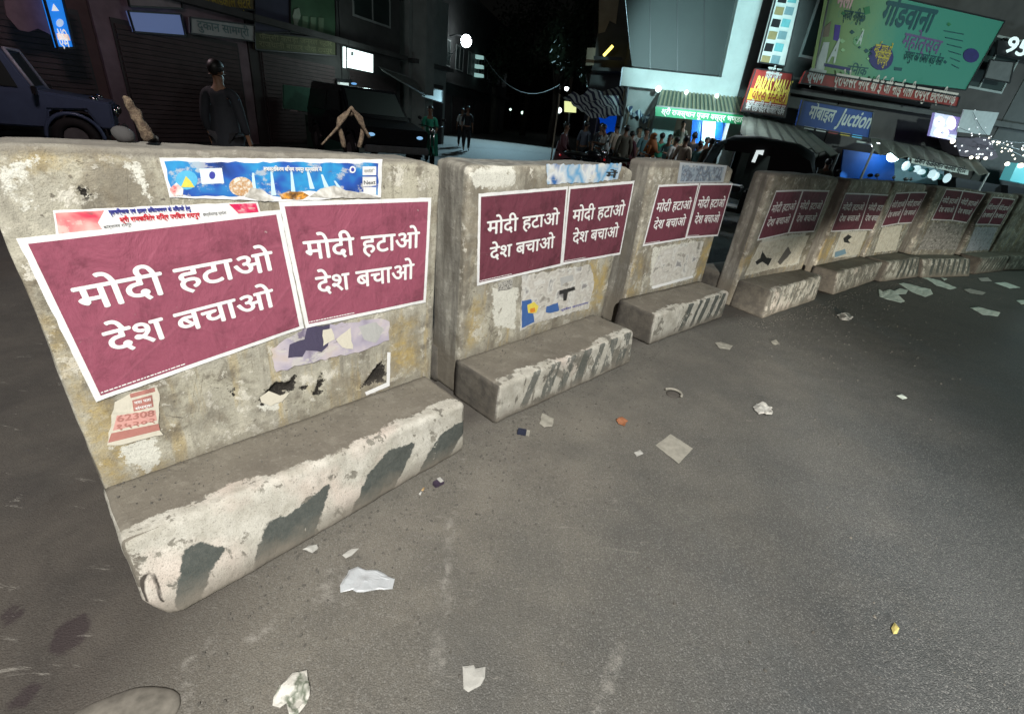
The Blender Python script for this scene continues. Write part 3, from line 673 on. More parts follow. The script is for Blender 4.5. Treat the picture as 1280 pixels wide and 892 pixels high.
# second barrier
torn(1, [(683,205),(727,206),(777,204),(776,212),(772,224),(740,228),(712,229),(684,231)], m_print('blue_white_torn', [(0.04, 0.14, 0.38), (0.72, 0.74, 0.74), (0.12, 0.35, 0.60), (0.7, 0.7, 0.66)], 5, 5, 0.4), 'torn_poster', "torn blue and white poster strip above the maroon posters of the second barrier", 'torn poster', seed=31, amt=0.005)
o, b0 = torn(1, [(652,345),(700,336),(738,331),(743,352),(736,385),(700,395),(668,404),(650,414)], m_print('white_torn_print', [(0.30, 0.28, 0.25), (0.62, 0.60, 0.55), (0.50, 0.47, 0.43), (0.66, 0.65, 0.61), (0.28, 0.27, 0.27)], 9, 2, 0.5), 'torn_poster', "large torn white poster with blue corner below the second barrier's maroon posters", 'torn poster', seed=32, amt=0.006)
P = lambda poly, m, nm, d, s=1, amt=0.002, te=True: torn(1, poly, m, nm, None, None, d, amt, o, s, te, b0)
P([(652,376),(664,374),(668,402),(652,410)], m_paper('blue_print', (0.05, 0.13, 0.36)), 'blue_corner', 0.0012)
P([(659,381),(667,377),(673,382),(670,391),(660,391)], YEL, 'yellow_mark', 0.0016); P([(662,386),(668,384),(669,389),(663,391)], ORANGE, 'orange_mark', 0.0020)
P([(683,383),(697,378),(699,388),(688,391),(682,390)], m_paper('blue_print', ()), 'blue_patch', 0.0014)
P([(699,363),(718,358),(719,362),(710,365),(708,375),(704,376),(704,367),(699,368)], BLACKI, 'black_stroke', 0.0014)
P([(700,347),(716,343),(717,350),(704,354),(702,360)], GREYP, 'grey_patch', 0.0014)
ptext(1, b0, (700,389), (735,379), 'प्रदेश कार्यालय', 0.014, BLUEI, o, 0.0018, 0.02)
torn(1, [(623,353),(641,348),(640,360),(622,364)], m_print('black_speckle_print', [(0.04, 0.04, 0.04), (0.5, 0.48, 0.44), (0.05, 0.05, 0.05)], 60), 'paper_scrap', "small black printed scrap under the second barrier's left poster", 'paper scrap', seed=33)
ptext(1, (0, 0, 0), (756,222), (771,222), 'में', 0.035, BLACKI, BAR[1], 0.0022, 0.06)
# third barrier
o, b0 = torn(2, [(850,203),(909,207),(904,228),(846,229)], m_paper('light_frame_paper', (0.42, 0.45, 0.48)), 'picture_poster', "blue grey picture poster with pale frame on top of the third barrier", 'poster', seed=41, amt=0.001)
torn(2, [(853,206),(905,209),(901,226),(850,227)], m_print('slate_picture_print', [(0.10, 0.14, 0.20), (0.3, 0.36, 0.42), (0.10, 0.12, 0.16), (0.35, 0.42, 0.5)], 10), 'printed_panel', None, None, 0.0012, 0.001, o, 3, False, b0)
torn(2, [(826,312),(856,304),(880,301),(866,346),(846,352),(818,358),(812,345)], m_print('white_torn_print', [], 17), 'torn_poster', "torn white and mauve poster below the third barrier's maroon posters", 'torn poster', seed=42, amt=0.007)
torn(2, [(814,358),(866,344),(866,347),(816,361)], WHITEP, 'paper_edge', "thin white bottom edge of a torn poster on the third barrier", 'paper scrap', d=0.0011, seed=43, amt=0.001)
# fourth and fifth barrier
torn(3, [(950,303),(1012,294),(996,328),(930,345)], m_print('cream_torn_print', [(0.62, 0.58, 0.48), (0.72, 0.68, 0.58), (0.55, 0.5, 0.4), (0.68, 0.64, 0.55)], 14, 3), 'torn_poster', "torn cream poster with black patches below the fourth barrier's posters", 'torn poster', seed=44, amt=0.005)
torn(3, [(953,313),(958,322),(965,323),(960,332),(953,327),(946,331),(944,327),(950,323)], BLACKI, 'black_patch', "ragged black patch on the fourth barrier's lower cream paper", 'paper scrap', d=0.0012, seed=45)
torn(3, [(985,308),(989,316),(975,331),(972,327),(980,315)], m_paper('dark_grey_print', (0.13, 0.12, 0.11)), 'grey_patch', "slanting grey patch beside the black one on the fourth barrier", 'paper scrap', d=0.0012, seed=46)
o, b0 = torn(4, [(1052,292),(1084,289),(1073,318),(1042,323)], m_print('cream_torn_print', [], 14), 'torn_poster', "torn white poster with blue lower corner on the fifth barrier", 'torn poster', seed=47, amt=0.006)
torn(4, [(1044,315),(1056,311),(1058,317),(1043,322)], m_paper('blue_grey_print', (0.2, 0.33, 0.42)), 'blue_corner', None, None, 0.0012, 0.002, o, 3, True, b0)
torn(4, [(1054,298),(1060,293),(1065,296),(1060,300),(1063,304),(1055,303)], BLACKI, 'black_patch', None, None, 0.0012, 0.002, o, 4, True, b0)
torn(5, [(1103,284),(1128,281),(1120,313),(1092,316)], m_print('cream_torn_print', [], 14), 'torn_poster', "torn whitish poster below the sixth barrier's posters", 'torn poster', seed=48, amt=0.01)
torn(6, [(1165,278),(1205,281),(1196,312),(1146,312)], m_print('dim_torn_print', [(0.12, 0.11, 0.10), (0.3, 0.28, 0.26), (0.15, 0.14, 0.13)], 12), 'torn_poster', "dim torn poster covering the lower seventh barrier", 'torn poster', seed=49, amt=0.01)
torn(7, [(1219,284),(1247,284),(1236,312),(1207,314)], m_print('grey_torn_print', [(0.25, 0.26, 0.3), (0.42, 0.44, 0.5), (0.2, 0.2, 0.22)], 12), 'torn_poster', "grey torn poster below the eighth barrier's posters", 'torn poster', seed=50, amt=0.01)

# rusty lifting loops cast into the top of the nearest barrier
n = NT('rusty_iron'); _b = n.noise(70, 6, .7); _c = n.noise(260, 3, .6)
_q = n.mix(n.step(_b, .42, .56), (.055, .036, .024), (.135, .098, .064)); _q = n.mix(n.math('MULTIPLY', n.step(_c, .5, .62), .6), _q, (.07, .04, .025))
RUST = n.out(_q, .9, n.bump(_b, 1.0, .006, n.bump(_c, .8, .003)))
CONC = paint('grey_stone', (0.045, 0.042, 0.042), 0.9, 0, 0.3, 20)
f0 = FR[0]
def top_at(px, py, z, d):   # point with given height over the barrier's top at depth d behind the face
    s_, h_ = None, None
    p0 = f0.o - f0.n * d; q = on_plane(px, py, p0, f0.n); return Vector(((q - f0.o).dot(f0.e), d, q.z))
def loop(pxs, rads, d, name='lifting_loop', m=RUST, drift=0.0):
    pts = [top_at(x, y, 0, d + drift * k) for k, (x, y) in enumerate(pxs)]
    mb = MB().tube([pts[0].lerp(pts[1], 0)] + [a.lerp(b, t) for a, b in zip(pts, pts[1:]) for t in (.5, 1.0)], [rads[0]] + [a + (b - a) * t for a, b in zip(rads, rads[1:]) for t in (.5, 1.0)], 14)
    mb.v = [tuple(Vector(v) + Vector((noise.noise(Vector(v) * 55), noise.noise(Vector(v) * 55 + Vector((9, 0, 0))), noise.noise(Vector(v) * 55 + Vector((0, 9, 0))))) * (.006 if name == 'broken_stub' else .002)) for v in mb.v]
    return mb.build(name, m, BAR[0], True)
loop([(430,184),(428,172),(423,158),(425,149),(434,142),(443,141),(451,148),(454,158),(452,172),(449,184)], [0.0085, .0085, .0085, .009, .010, .010, .009, .0085, .0085, .0085], 0.10)
loop([(402,181),(418,164),(431,148),(437,137),(440,134)], [0.003, .0045, .0055, .006, .005], 0.085, 'bent_bar')
loop([(439,134),(446,146),(455,161),(462,172)], [0.006, .006, .0055, .006], 0.085, 'bent_bar')
loop([(187,174),(182,166),(178,158),(174,151),(170,143),(166,137),(162,131),(158,125),(154,121)], [0.017, .0145, .0155, .013, .0135, .012, .011, .009, .004], 0.09, 'broken_stub')

# ------------------------------------------------------------------ ground
def graded(lo, hi, fine_lo, fine_hi, fs, grow=1.18):
    a = list(np.arange(fine_lo, fine_hi + fs / 2, fs)); s = fs
    while a[-1] < hi: s *= grow; a.append(a[-1] + s)
    s = fs; b = [a[0]]
    while b[-1] > lo: s *= grow; b.append(b[-1] - s)
    return np.array(b[:0:-1] + a)
gx = graded(-350, 350, -1.7, 4.2, 0.03); gy = graded(-150, 500, 0.35, 5.4, 0.03)
GX, GY = np.meshgrid(gx, gy, indexing='ij'); GP = np.stack([GX.ravel(), GY.ravel()], 1)
line = [(f.o + f.n * 0.3) for f in FR]; line = [(p.x, p.y) for p in line] + [(13, 10.6)]
line0 = [(-4, -2.1)] + line
dd = np.full(len(GP), 99.0)
for a, b in zip(np.array(line0[:-1]), np.array(line0[1:])):
    ab = b - a; t = np.clip(((GP - a) @ ab) / (ab @ ab), 0, 1); q = a + t[:, None] * ab; dd = np.minimum(dd, np.hypot(*(GP - q).T))
sidev = GP[:, 1] - np.interp(GP[:, 0], [p[0] for p in line0], [p[1] for p in line0])
dd = np.where(sidev > 0, -dd, dd)       # behind the row: negative
def gpoly(pts): return [tuple(gnd(*q)[:2]) for q in pts]
stain = sdf_many(GP, [gpoly(p) for p in [[(60,815),(70,785),(100,762),(112,770),(108,800),(80,820)], [(8,885),(20,862),(48,850),(52,862),(30,884)], [(0,760),(20,750),(30,770),(5,785)]]], 0.08)
scuff = sdf_many(GP, [gpoly(p) for p in [[(770,805),(784,808),(752,892),(738,892)], [(540,800),(552,778),(556,830),(548,860),(538,850)], [(395,735),(440,708),(450,716),(400,742)], [(388,748),(430,735),(420,745),(392,757)],
    [(405,712),(425,698),(428,704),(408,718)], [(228,892),(232,820),(240,820),(238,892)], [(548,760),(560,640),(568,640),(560,765)], [(300,800),(340,775),(344,780),(306,808)],
    [(820,550),(826,546),(826,552)], [(260,815),(262,790),(268,790),(266,818)], [(410,765),(412,755),(440,746),(440,752)]]], 0.08)
GZ = np.array([0.004 * noise.noise(Vector((x * 0.9, y * 0.9, 3))) + 0.0022 * noise.noise(Vector((x * 7, y * 7, 1))) if (abs(x) < 12 and -1 < y < 14) else 0.0 for x, y in GP])
idx = np.arange(len(GP)).reshape(GX.shape)
Q = np.stack([idx[:-1, :-1], idx[1:, :-1], idx[1:, 1:], idx[:-1, 1:]], -1).reshape(-1, 4)
me = bpy.data.meshes.new('road'); me.from_pydata(np.column_stack([GP, GZ]).tolist(), [], Q.tolist())
set_attr(me, 'dist', dd); set_attr(me, 'stain', stain); set_attr(me, 'scuff', scuff)
n = NT('worn_asphalt')
big = n.noise(0.7, 6, 0.6); mid = n.noise(3.5, 6, 0.65, dist=0.5); fine = n.noise(45, 5, 0.75); ag = n.voro(210); grit = n.noise(330, 2); sp = n.noise(95, 3, 0.6)
cellc = n.sep(ag.outputs['Color'])
asp = n.mix(n.step(big, 0.35, 0.65), (0.095, 0.099, 0.10), (0.062, 0.066, 0.067))
asp = n.mix(n.math('MULTIPLY', n.step(cellc[0], 0.72, 0.95), 0.6), asp, (0.23, 0.23, 0.225))
asp = n.mix(n.math('MULTIPLY', n.step(ag.outputs['Distance'], 0.35, 0.75), 0.55), asp, (0.035, 0.035, 0.036))
dus = n.mix(n.step(mid, 0.35, 0.65), (0.188, 0.172, 0.145), (0.135, 0.124, 0.106))
dus = n.mix(n.math('MULTIPLY', n.step(fine, 0.50, 0.64), 0.4), dus, (0.22, 0.205, 0.18)); dus = n.mix(n.math('MULTIPLY', n.step(cellc[0], 0.7, 0.95), 0.4), dus, (.27, .26, .235)); dus = n.mix(n.math('MULTIPLY', n.step(ag.outputs['Distance'], 0.4, 0.75), 0.4), dus, (.07, .065, .058)); dus = n.mix(n.math('MULTIPLY', n.step(n.noise(1.4, 6, .7, off=(4, 4, 0)), .5, .62), .4), dus, (.10, .095, .085))
dus = n.mix(n.math('MULTIPLY', n.step(sp, 0.62, 0.70), 0.6), dus, (0.11, 0.10, 0.085))
D_ = n.attr('dist'); dn = n.math('ADD', D_, n.math('MULTIPLY', n.math('SUBTRACT', n.noise(2.2, 6, 0.65), 0.5), 1.3))
dn = n.math('ADD', dn, n.math('MULTIPLY', n.math('SUBTRACT', fine, 0.5), 0.5))
pos = n.sep(n.obj)
away = n.step(pos[1], 5.0, 2.2)                                   # the worn, dusty strip narrows along the row
dustf = n.math('MULTIPLY', n.step(dn, 1.9, 0.35), n.math('ADD', 0.45, n.math('MULTIPLY', away, 0.55)))
col = n.mix(dustf, asp, dus)
# shade at the row's left end and behind it, painted into the ground colour
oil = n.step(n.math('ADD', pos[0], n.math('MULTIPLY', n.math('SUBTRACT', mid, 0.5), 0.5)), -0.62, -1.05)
back_shade = n.step(D_, 0.02, -0.1)
shade_mask = n.math('MAXIMUM', n.math('MULTIPLY', oil, 0.75), n.math('MULTIPLY', back_shade, 0.6))
col = n.mix(shade_mask, col, n.mix(n.step(mid, 0.35, 0.7), (0.050, 0.041, 0.036), (0.026, 0.021, 0.020)))
rag = n.math('MULTIPLY', n.math('SUBTRACT', n.noise(32, 7, 0.75), 0.5), 0.06)
st = n.step(n.math('ADD', n.attr('stain'), rag), -0.006, 0.006); sc_ = n.step(n.math('ADD', n.attr('scuff'), rag), -0.012, 0.012)
col = n.mix(n.math('MULTIPLY', sc_, n.math('MULTIPLY', n.step(n.noise(24, 5, 0.7), 0.42, 0.6), 0.5)), col, (0.36, 0.34, 0.31))
col = n.mix(n.math('MULTIPLY', st, 0.8), col, (0.035, 0.025, 0.027))
scr = n.noise(9, 6, 0.75, stretch=(0.5, 2.2, 1), dist=0.6)
col = n.mix(n.math('MULTIPLY', n.math('MULTIPLY', n.step(scr, 0.62, 0.68), dustf), 0.55), col, (0.30, 0.28, 0.25))
hgt = n.math('ADD', n.math('MULTIPLY', ag.outputs['Distance'], -0.8), n.math('MULTIPLY', fine, 0.15))
nb = n.bump(hgt, 0.6, 0.004); nb = n.bump(grit, 0.6, 0.002, nb)
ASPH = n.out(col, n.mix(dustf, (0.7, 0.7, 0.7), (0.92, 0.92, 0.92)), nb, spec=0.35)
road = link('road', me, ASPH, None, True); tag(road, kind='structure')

# ------------------------------------------------------------------ street behind the barriers
class Wall:
    """upright plane through (x, y) running along compass angle az (degrees from +Y towards +X)"""
    def __init__(s, x, y, az):
        s.e = Vector((math.sin(R(az)), math.cos(R(az)), 0)); s.n = Vector((math.cos(R(az)), -math.sin(R(az)), 0))
        s.p = Vector((x, y, 0)); s.rz = math.pi / 2 - R(az)
    def q(s, px, py, off=0.0): return on_plane(px, py, s.p + s.n * off, s.n)
    def s_(s, px, py=None): return (s.q(px, hor(px) if py is None else py) - s.p).dot(s.e)
    def w(s, a, z, off=0.0): return s.p + s.e * a + s.n * off + Vector((0, 0, z))
LW = Wall(-8.3, 14, 20); GW = Wall(6.9, 18, 92); RW = Wall(11.3, 17, 75); MW = Wall(-7.4, 26, 8)

class Thing:
    """collects parts given in world coordinates under one Empty standing at base"""
    def __init__(s, name, base, label, cat, group=None, rz=0.0):
        s.b = Vector(base); s.e = empty(name, s.b, rz, label, cat, group); s.inv = (Matrix.Translation(s.b) @ Matrix.Rotation(rz, 4, 'Z')).inverted()
    def part(s, name, mb, m, parent=None, smooth=False, bevel=0.0, label=None):
        mb.v = [tuple(s.inv @ Vector(v)) for v in mb.v]
        o = mb.build(name, m, parent or s.e, smooth, bevel); tag(o, label); return o
    def text(s, t, wall, a_px, b_px, h, m, off=0.03, bold=0.04, dy=0.0, slant=0.0):
        a = wall.q(*a_px, off); b = wall.q(*b_px, off); e = (b - a).normalized(); up = Vector((0, 0, 1)); n_ = wall.n
        return lettering(t, lambda u, v, k: s.inv @ (a + e * u + up * v + n_ * k), (b - a).length, h, m, s.e, bold, 0.00010, slant=slant)
def wbox(wall, a0, a1, z0, z1, o0, o1):
    """box on a wall: along a0..a1, height z0..z1, standing off o0..o1"""
    return MB().prism([wall.w(a0, z0, o1), wall.w(a1, z0, o1), wall.w(a1, z1, o1), wall.w(a0, z1, o1)], -wall.n * (o1 - o0))
def pbox(wall, quad, off, th):
    return MB().prism([wall.q(x, y, off) for x, y in quad], -wall.n * th)

BRN = paint('brown_plaster', (0.12, 0.07, 0.065), 0.9, 0, 0.4, 2); MAU = paint('mauve_plaster', (0.24, 0.18, 0.2), 0.9, 0, 0.4, 3)
DRK = paint('dark_plaster', (0.07, 0.07, 0.068), 0.9, 0, 0.4, 2); GRYP = paint('grey_plaster', (0.28, 0.30, 0.29), 0.85, 0, 0.3, 2)
PWH = paint('pale_panel', (0.55, 0.62, 0.60), 0.6, 0, 0.2, 2); DGL = paint('dark_glass', (0.018, 0.028, 0.026), 0.5, 0, 0.3, 1.5)
IRN = paint('grey_metal', (0.25, 0.25, 0.25), 0.5, 0.6, 0.3, 8); BLK = paint('black_metal', (0.02, 0.02, 0.022), 0.4, 0.2, 0.3, 8)
SHUT = paint('shutter_metal', (0.085, 0.06, 0.06), 0.7, 0.1, 0.4, 3); GRNP = paint('green_board', (0.05, 0.12, 0.06), 0.6, 0, 0.3, 3)
YLW = paint('yellow_paint', (0.42, 0.31, 0.03), 0.6, 0, 0.3, 8); REDB = paint('red_board', (0.22, 0.022, 0.018), 0.6, 0, 0.3, 5); WHB = paint('white_board', (0.42, 0.44, 0.42), 0.6, 0, 0.25, 5)
BLUB = paint('navy_board', (0.012, 0.045, 0.20), 0.5, 0, 0.3, 5); CANV = paint('grey_canvas', (0.10, 0.12, 0.10), 0.9, 0, 0.3, 6); TAN = paint('tan_wall', (0.33, 0.27, 0.2), 0.9, 0, 0.3, 3)

def shutter(T, wall, a0, a1, z1, off=0.06, m=SHUT):
    T.part('shutter_frame', wbox(wall, a0 - .05, a1 + .05, 0, z1 + .08, 0.0, off - 0.03), DRK)
    mb = MB(); z = 0.05
    while z < z1:
        g = wbox(wall, a0, a1, z, z + .085, off - .04, off); mb.add(g.v, g.f); z += 0.1
    o = T.part('roller_shutter', mb, m)
def window(T, wall, a0, a1, z0, z1, off=0.05, pane=DGL):
    mb = MB()
    for (x0, x1, y0, y1) in ((a0, a1, z0, z0 + .06), (a0, a1, z1 - .06, z1), (a0, a0 + .05, z0 + .06, z1 - .06), (a1 - .05, a1, z0 + .06, z1 - .06), ((a0 + a1) / 2 - .02, (a0 + a1) / 2 + .02, z0 + .06, z1 - .06)):
        g = wbox(wall, x0, x1, y0, y1, 0, off); mb.add(g.v, g.f)
    fr = T.part('window', mb, GRYP); T.part('pane', wbox(wall, a0 + .05, a1 - .05, z0 + .06, z1 - .06, 0.003, 0.02), pane, fr)
def block(name, wall, a0, a1, h, depth, m, label, shop=True, floors=2):
    T = Thing(name, wall.w((a0 + a1) / 2, 0), label, 'building', 'buildings along the market street')
    T.part('wall', wbox(wall, a0, a1, 0, h, -depth, 0), m)
    T.part('ledge', wbox(wall, a0 - .05, a1 + .05, 3.0, 3.15, 0.003, 0.35), DRK); T.part('roof_parapet', wbox(wall, a0, a1, h, h + .5, -0.2, -0.003), m)
    wd = a1 - a0; n_ = max(1, round(wd / 2.8))
    for k in range(n_):
        c0 = a0 + wd * (k + .1) / n_; c1 = a0 + wd * (k + .9) / n_
        if shop: shutter(T, wall, c0, c1, 2.35)
        for fl in range(1, floors):
            window(T, wall, c0 + .3, c1 - .3, 3.2 * fl + .7, 3.2 * fl + 2.1)
    return T
block('shop_building', LW, -13.5, LW.s_(128), 6.5, 5, BRN, "brown plaster shop building behind the parked jeep at the far left")
block('shop_building', LW, LW.s_(128) + .05, LW.s_(315), 6.5, 5, MAU, "dim mauve shop building with a pale blue panel, left of the green signboards")
block('shop_building', LW, LW.s_(315) + .05, LW.s_(428), 7.0, 5, DRK, "dark shop building carrying the green billboard")
block('shop_building', LW, LW.s_(428) + .05, LW.s_(500), 7.5, 5, DRK, "dark building with the glowing white lightbox sign")
block('shop_building', LW, LW.s_(500) + .6, LW.s_(556), 5.0, 4, GRYP, "low grey building with tin awnings near the road mouth", floors=1)
block('shop_building', MW, 6, 26, 8.0, 6, DRK, "dark building far behind at the left side of the road mouth", floors=2)
T = Thing('concrete_pillar', LW.q(516, hor(516), 0.5) - Vector((0, 0, 1.5)), "pale concrete pillar at the corner of the left shops", 'pillar')
a = LW.s_(516)
T.part('shaft', wbox(LW, a - .1, a + .55, 0.3, 7.5, 0.02, 0.65), GRYP); T.part('base', wbox(LW, a - .18, a + .63, 0, 0.297, 0.0, 0.73), GRYP)

def sign(name, wall, quad, m, label, cat='sign', off=0.12, th=0.08, frame=BLK, group=None):
    c = sum((wall.q(x, y, off) for x, y in quad), Vector()) / 4; b = Vector((c.x, c.y, min(wall.q(x, y, off).z for x, y in quad)))
    T = Thing(name, b, label, cat, group); T.part('board', pbox(wall, quad, off, th), m)
    if frame:
        P4 = [wall.q(x, y, off + .01) for x, y in quad]; mb = MB()
        for k in range(4): mb.tube([P4[k], P4[(k + 1) % 4]], 0.022, 4)
        T.part('frame', mb, frame)
    return T
# left signs
T = sign('vertical_sign', LW, [(52,-12),(76,-12),(93,60),(72,60)], glow('blue_sign', (0.01, 0.22, 0.85), 0.75, (0.02, 0.2, 0.6)), "tall narrow bright blue sign with white shapes at top left", off=1.0)
T.part('white_triangle', pbox(LW, [(65,14),(67,5),(74,14)], 1.02, .01), glow('white_sign_print', (0.8, 0.85, 0.9), 0.7))
T.part('white_disc', pbox(LW, disc(75, 29, 4.5, 5), 1.02, .01), glow('pale_blue_print', (0.4, 0.6, 0.9), 0.7))
T.part('orange_box', pbox(LW, [(71,42),(85,43),(88,51),(73,50)], 1.02, .01), glow('cream_orange_print', (0.75, 0.42, 0.2), 0.7))
T.text('NO', LW, (75,50), (86,51), .16, glow('white_sign_print', (), 0), 1.05, 0.05)
T.text('एम', LW, (75,58), (88,59), .12, glow('white_sign_print', (), 0), 1.05, 0.05)
T = sign('wall_banner', LW, [(5,0),(54,-6),(64,44),(48,36),(36,40),(24,38),(8,20)], paint('mauve_banner', (0.22, 0.15, 0.17), 0.9, 0, 0.3, 6), "faded ragged mauve banner left of the blue sign", 'banner', off=.8, th=.02, frame=None)
T = sign('wall_panel', LW, [(160,14),(226,18),(232,45),(168,40)], glow('dim_blue_panel', (0.07, 0.11, 0.26), 0.6, (0.2, 0.25, 0.4)), "dim blue panel on the upper left shop wall")
T = sign('shop_sign', LW, [(158,-8),(226,-4),(228,11),(162,8)], paint('grey_board', (0.3, 0.27, 0.28), 0.7, 0, 0.3, 6), "grey board at the top edge above the dim blue panel")
T = sign('shop_sign', LW, [(237,-10),(318,-8),(318,13),(238,5)], paint('brown_board', (0.13, 0.10, 0.04), 0.7, 0, 0.3, 6), "brown sign with yellow letters at the top edge")
T.text('जनता साइकिल स्टोर', LW, (240,4), (314,11), .2, YLW, .126)
T = sign('shop_sign', LW, [(238,22),(318,32),(318,52),(239,42)], WHB, "whitish sign with grey green letters under the yellow lettered one")
T.text('दुकान सामग्री', LW, (247,36), (312,46), .17, paint('grey_green_ink', (0.12, 0.2, 0.2), 0.7), .126)
T = sign('billboard', LW, [(318,-12),(362,-8),(362,41),(318,40)], paint('navy_dark_board', (0.035, 0.035, 0.07), 0.7, 0, .3, 3), "dark navy billboard above the green lettered board", 'billboard')
T = sign('billboard', LW, [(363,-8),(419,-6),(420,46),(363,41)], GRNP, "dark green billboard with a pale figure beside the navy one", 'billboard')
T.part('pale_figure', pbox(LW, [(368,12),(374,10),(376,20),(372,30),(374,38),(369,36),(366,20)], .14, .012), paint('pale_print', (0.3, 0.36, 0.28), .8))
for k, x in enumerate((378, 388, 398)): T.part('pale_column', pbox(LW, [(x,20+k),(x+7,21+k),(x+6,42),(x,41)], .14, .012), paint('mid_green_print', (0.14, 0.22, 0.13), .8))
T = sign('shop_sign', LW, [(318,40),(420,50),(420,70),(319,62)], paint('olive_board', (0.10, 0.115, 0.055), .8, 0, .4, 5), "long olive green board with two rows of faded lettering")
T.text('फैन्सी कपड़ा जनरल स्टोर', LW, (324,49), (415,58), .12, paint('faded_yellow_ink', (0.24, 0.25, 0.14), .8), .126)
T.text('राजधानी बाजार चौक रायपुर', LW, (324,58), (415,67), .12, paint('faded_yellow_ink', (), .8), .126)
T = sign('lightbox_sign', LW, [(433,59),(467,68),(467,92),(433,85)], glow('white_lightbox', (0.80, 1.0, 0.97), 2.2), "small glowing white lightbox sign hanging over the left shops", off=1.0, th=.14)
T.part('dark_mark', pbox(LW, [(439,65),(442,65),(442,70),(439,70)], 1.015, .01), GRYP)
lamp('lightbox_glow', 'POINT', tuple(LW.q(458, 100, 1.6)), 22, (.75, 1, .97), .12)
for (q, lab) in (([(474,84),(520,100),(531,120),(478,88)], "pale slanting tin awning below the lightbox sign"), ([(520,104),(553,113),(553,129),(527,121)], "farther tin awning with pale rim at the left shops")):
    T = Thing('tin_awning', LW.q(q[0][0], q[0][1], .5), lab, 'awning', 'tin awnings'); P4 = [LW.q(*q[0], .05), LW.q(*q[1], .05), LW.q(*q[2], 1.0), LW.q(*q[3], 1.0)]
    T.part('sheet', MB().prism(P4, (0, 0, -.03)), paint('tin', (0.3, 0.32, 0.3), .5, .4, .3, 6)); mb = MB()
    for k in range(4): mb.tube([P4[k], P4[(k + 1) % 4]], .025, 5)
    T.part('rim', mb, GRYP)
# shop glimpses below the lightbox
T = Thing('lit_doorway', LW.q(430, hor(430), .1) - Vector((0, 0, 1.5)), "narrow lit shop doorway with white stacked goods under the lightbox", 'doorway')
for k, (y0, y1) in enumerate(((103,115),(118,130),(132,140))): T.part('glow_goods', pbox(LW, [(425,y0),(436,y0+1),(436,y1),(425,y1)], .3, .1), glow('pale_goods_glow', (0.55, 0.7, 0.66), .45))  # goods glow by themselves in place of light inside the doorway
T.part('door_frame', pbox(LW, [(421,98),(440,100),(440,150),(421,150)], .18, .05), BLK)
T = Thing('green_stall', LW.q(380, hor(380), .8) - Vector((0, 0, 1.5)), "dark green curtained stall front behind the barrier top", 'stall')
a0, a1 = LW.s_(356), LW.s_(402)
T.part('curtain', pbox(LW, [(355,106),(402,112),(401,142),(355,136)], .8, .05), paint('green_cloth', (0.05, 0.17, 0.11), .8, 0, .3, 8)); T.part('counter', wbox(LW, a0, a1, 0, .9, .7, 1.2), paint('dark_green_wood', (0.03, 0.07, 0.05), .7))
T.part('white_tray', MB().ball(LW.q(369, 139, 1.25), (.14, .14, .03)), WHB, smooth=True)

# street lamps
def street_lamp(px, Y, py, label, strength, r, arm=1.0, power=None):
    b = stand(px, Y); d = ray(px, py); z = CAMZ + d.z * Y / d.y
    T = Thing('street_lamp', b + Vector((-arm, 0, 0)), label, 'street lamp', 'lit street lamps')
    x = b.x - arm
    T.part('pole', MB().tube([(x, Y, 0), (x, Y, z - .4), (x, Y, z + .3)], [.11, .08, .06], 10), IRN, smooth=True)
    T.part('arm', MB().tube([(x, Y, z + .1), (x + arm * .5, Y, z + .3), (b.x - .15, Y, z + .18)], .04, 8), IRN, smooth=True)
    T.part('lamp_head', MB().box((b.x, Y, z + .16), (.7, .35, .12), top=(.7, .7)), IRN, bevel=.02)
    T.part('lamp_glass', MB().ball((b.x, Y, z), (r, r, r)), glow('lamp_glass', (0.85, .97, 1.0), strength), smooth=True)
street_lamp(578, 34, 51, "bright white street lamp on its pole above the road mouth", 16, .34, 1.2)
street_lamp(702, 60, 110, "small distant white street lamp right of the dark trees", 12, .22, .8)
# building with letter E sign
T = Thing('sign_tower', stand(597, 40), "pale tall sign shaped like a block letter beside the bright street lamp", 'sign')
def fq(px, py, Y): d = ray(px, py); return EYE + d * (Y / d.y)
def fprism(quad, Y, th): return MB().prism([fq(x, y, Y) for x, y in quad], (0, th, 0))
T.part('upright', fprism([(582,62),(592,64),(592,98),(581,96)], 40, .5), glow('pale_sign', (0.35, .62, .58), .6)); 
for y in (68, 80, 91): T.part('bar', fprism([(592.5,y),(604,y+2),(604,y+6),(592.5,y+5)], 40.02, .45), glow('pale_sign', (), 0))
T.part('post', MB().tube([stand(588, 40.5), fq(588, 96, 40.5)], .12, 8), BLK)
# yellow square sign
T = Thing('square_sign', stand(712, 22), "small lit pale yellow square sign on a thin pole", 'sign')
T.part('lit_face', fprism([(705.5,126.5),(720.5,127.5),(720,141),(705.5,140)], 22, .06), glow('pale_yellow', (0.82, .88, .38), 1.0)); T.part('pole', MB().tube([stand(713, 22.1), fq(713, 128, 22.1)], .035, 8), IRN)
# small far lights
for k, (px, py, Y, r, lab, c) in enumerate([(699,138,70,.35,"small white light under the distant street lamp",(.8,1,.95)), (653,141,60,.16,"tiny greenish light in the dark between far trees",(.5,.8,.6)), (638,137,60,.12,"faint tiny light left of the greenish one",(.6,.8,.7))]):
    T = Thing('shop_lamp', stand(px, Y), lab, 'lamp'); p = fq(px, py, Y)
    T.part('bulb', MB().ball(p, r), glow('far_bulb_%s' % ('a', 'b', 'c')[k], c, 3.0), smooth=True); T.part('post', MB().tube([stand(px, Y + .3), (p.x, Y + .3, p.z)], .05, 6), BLK)

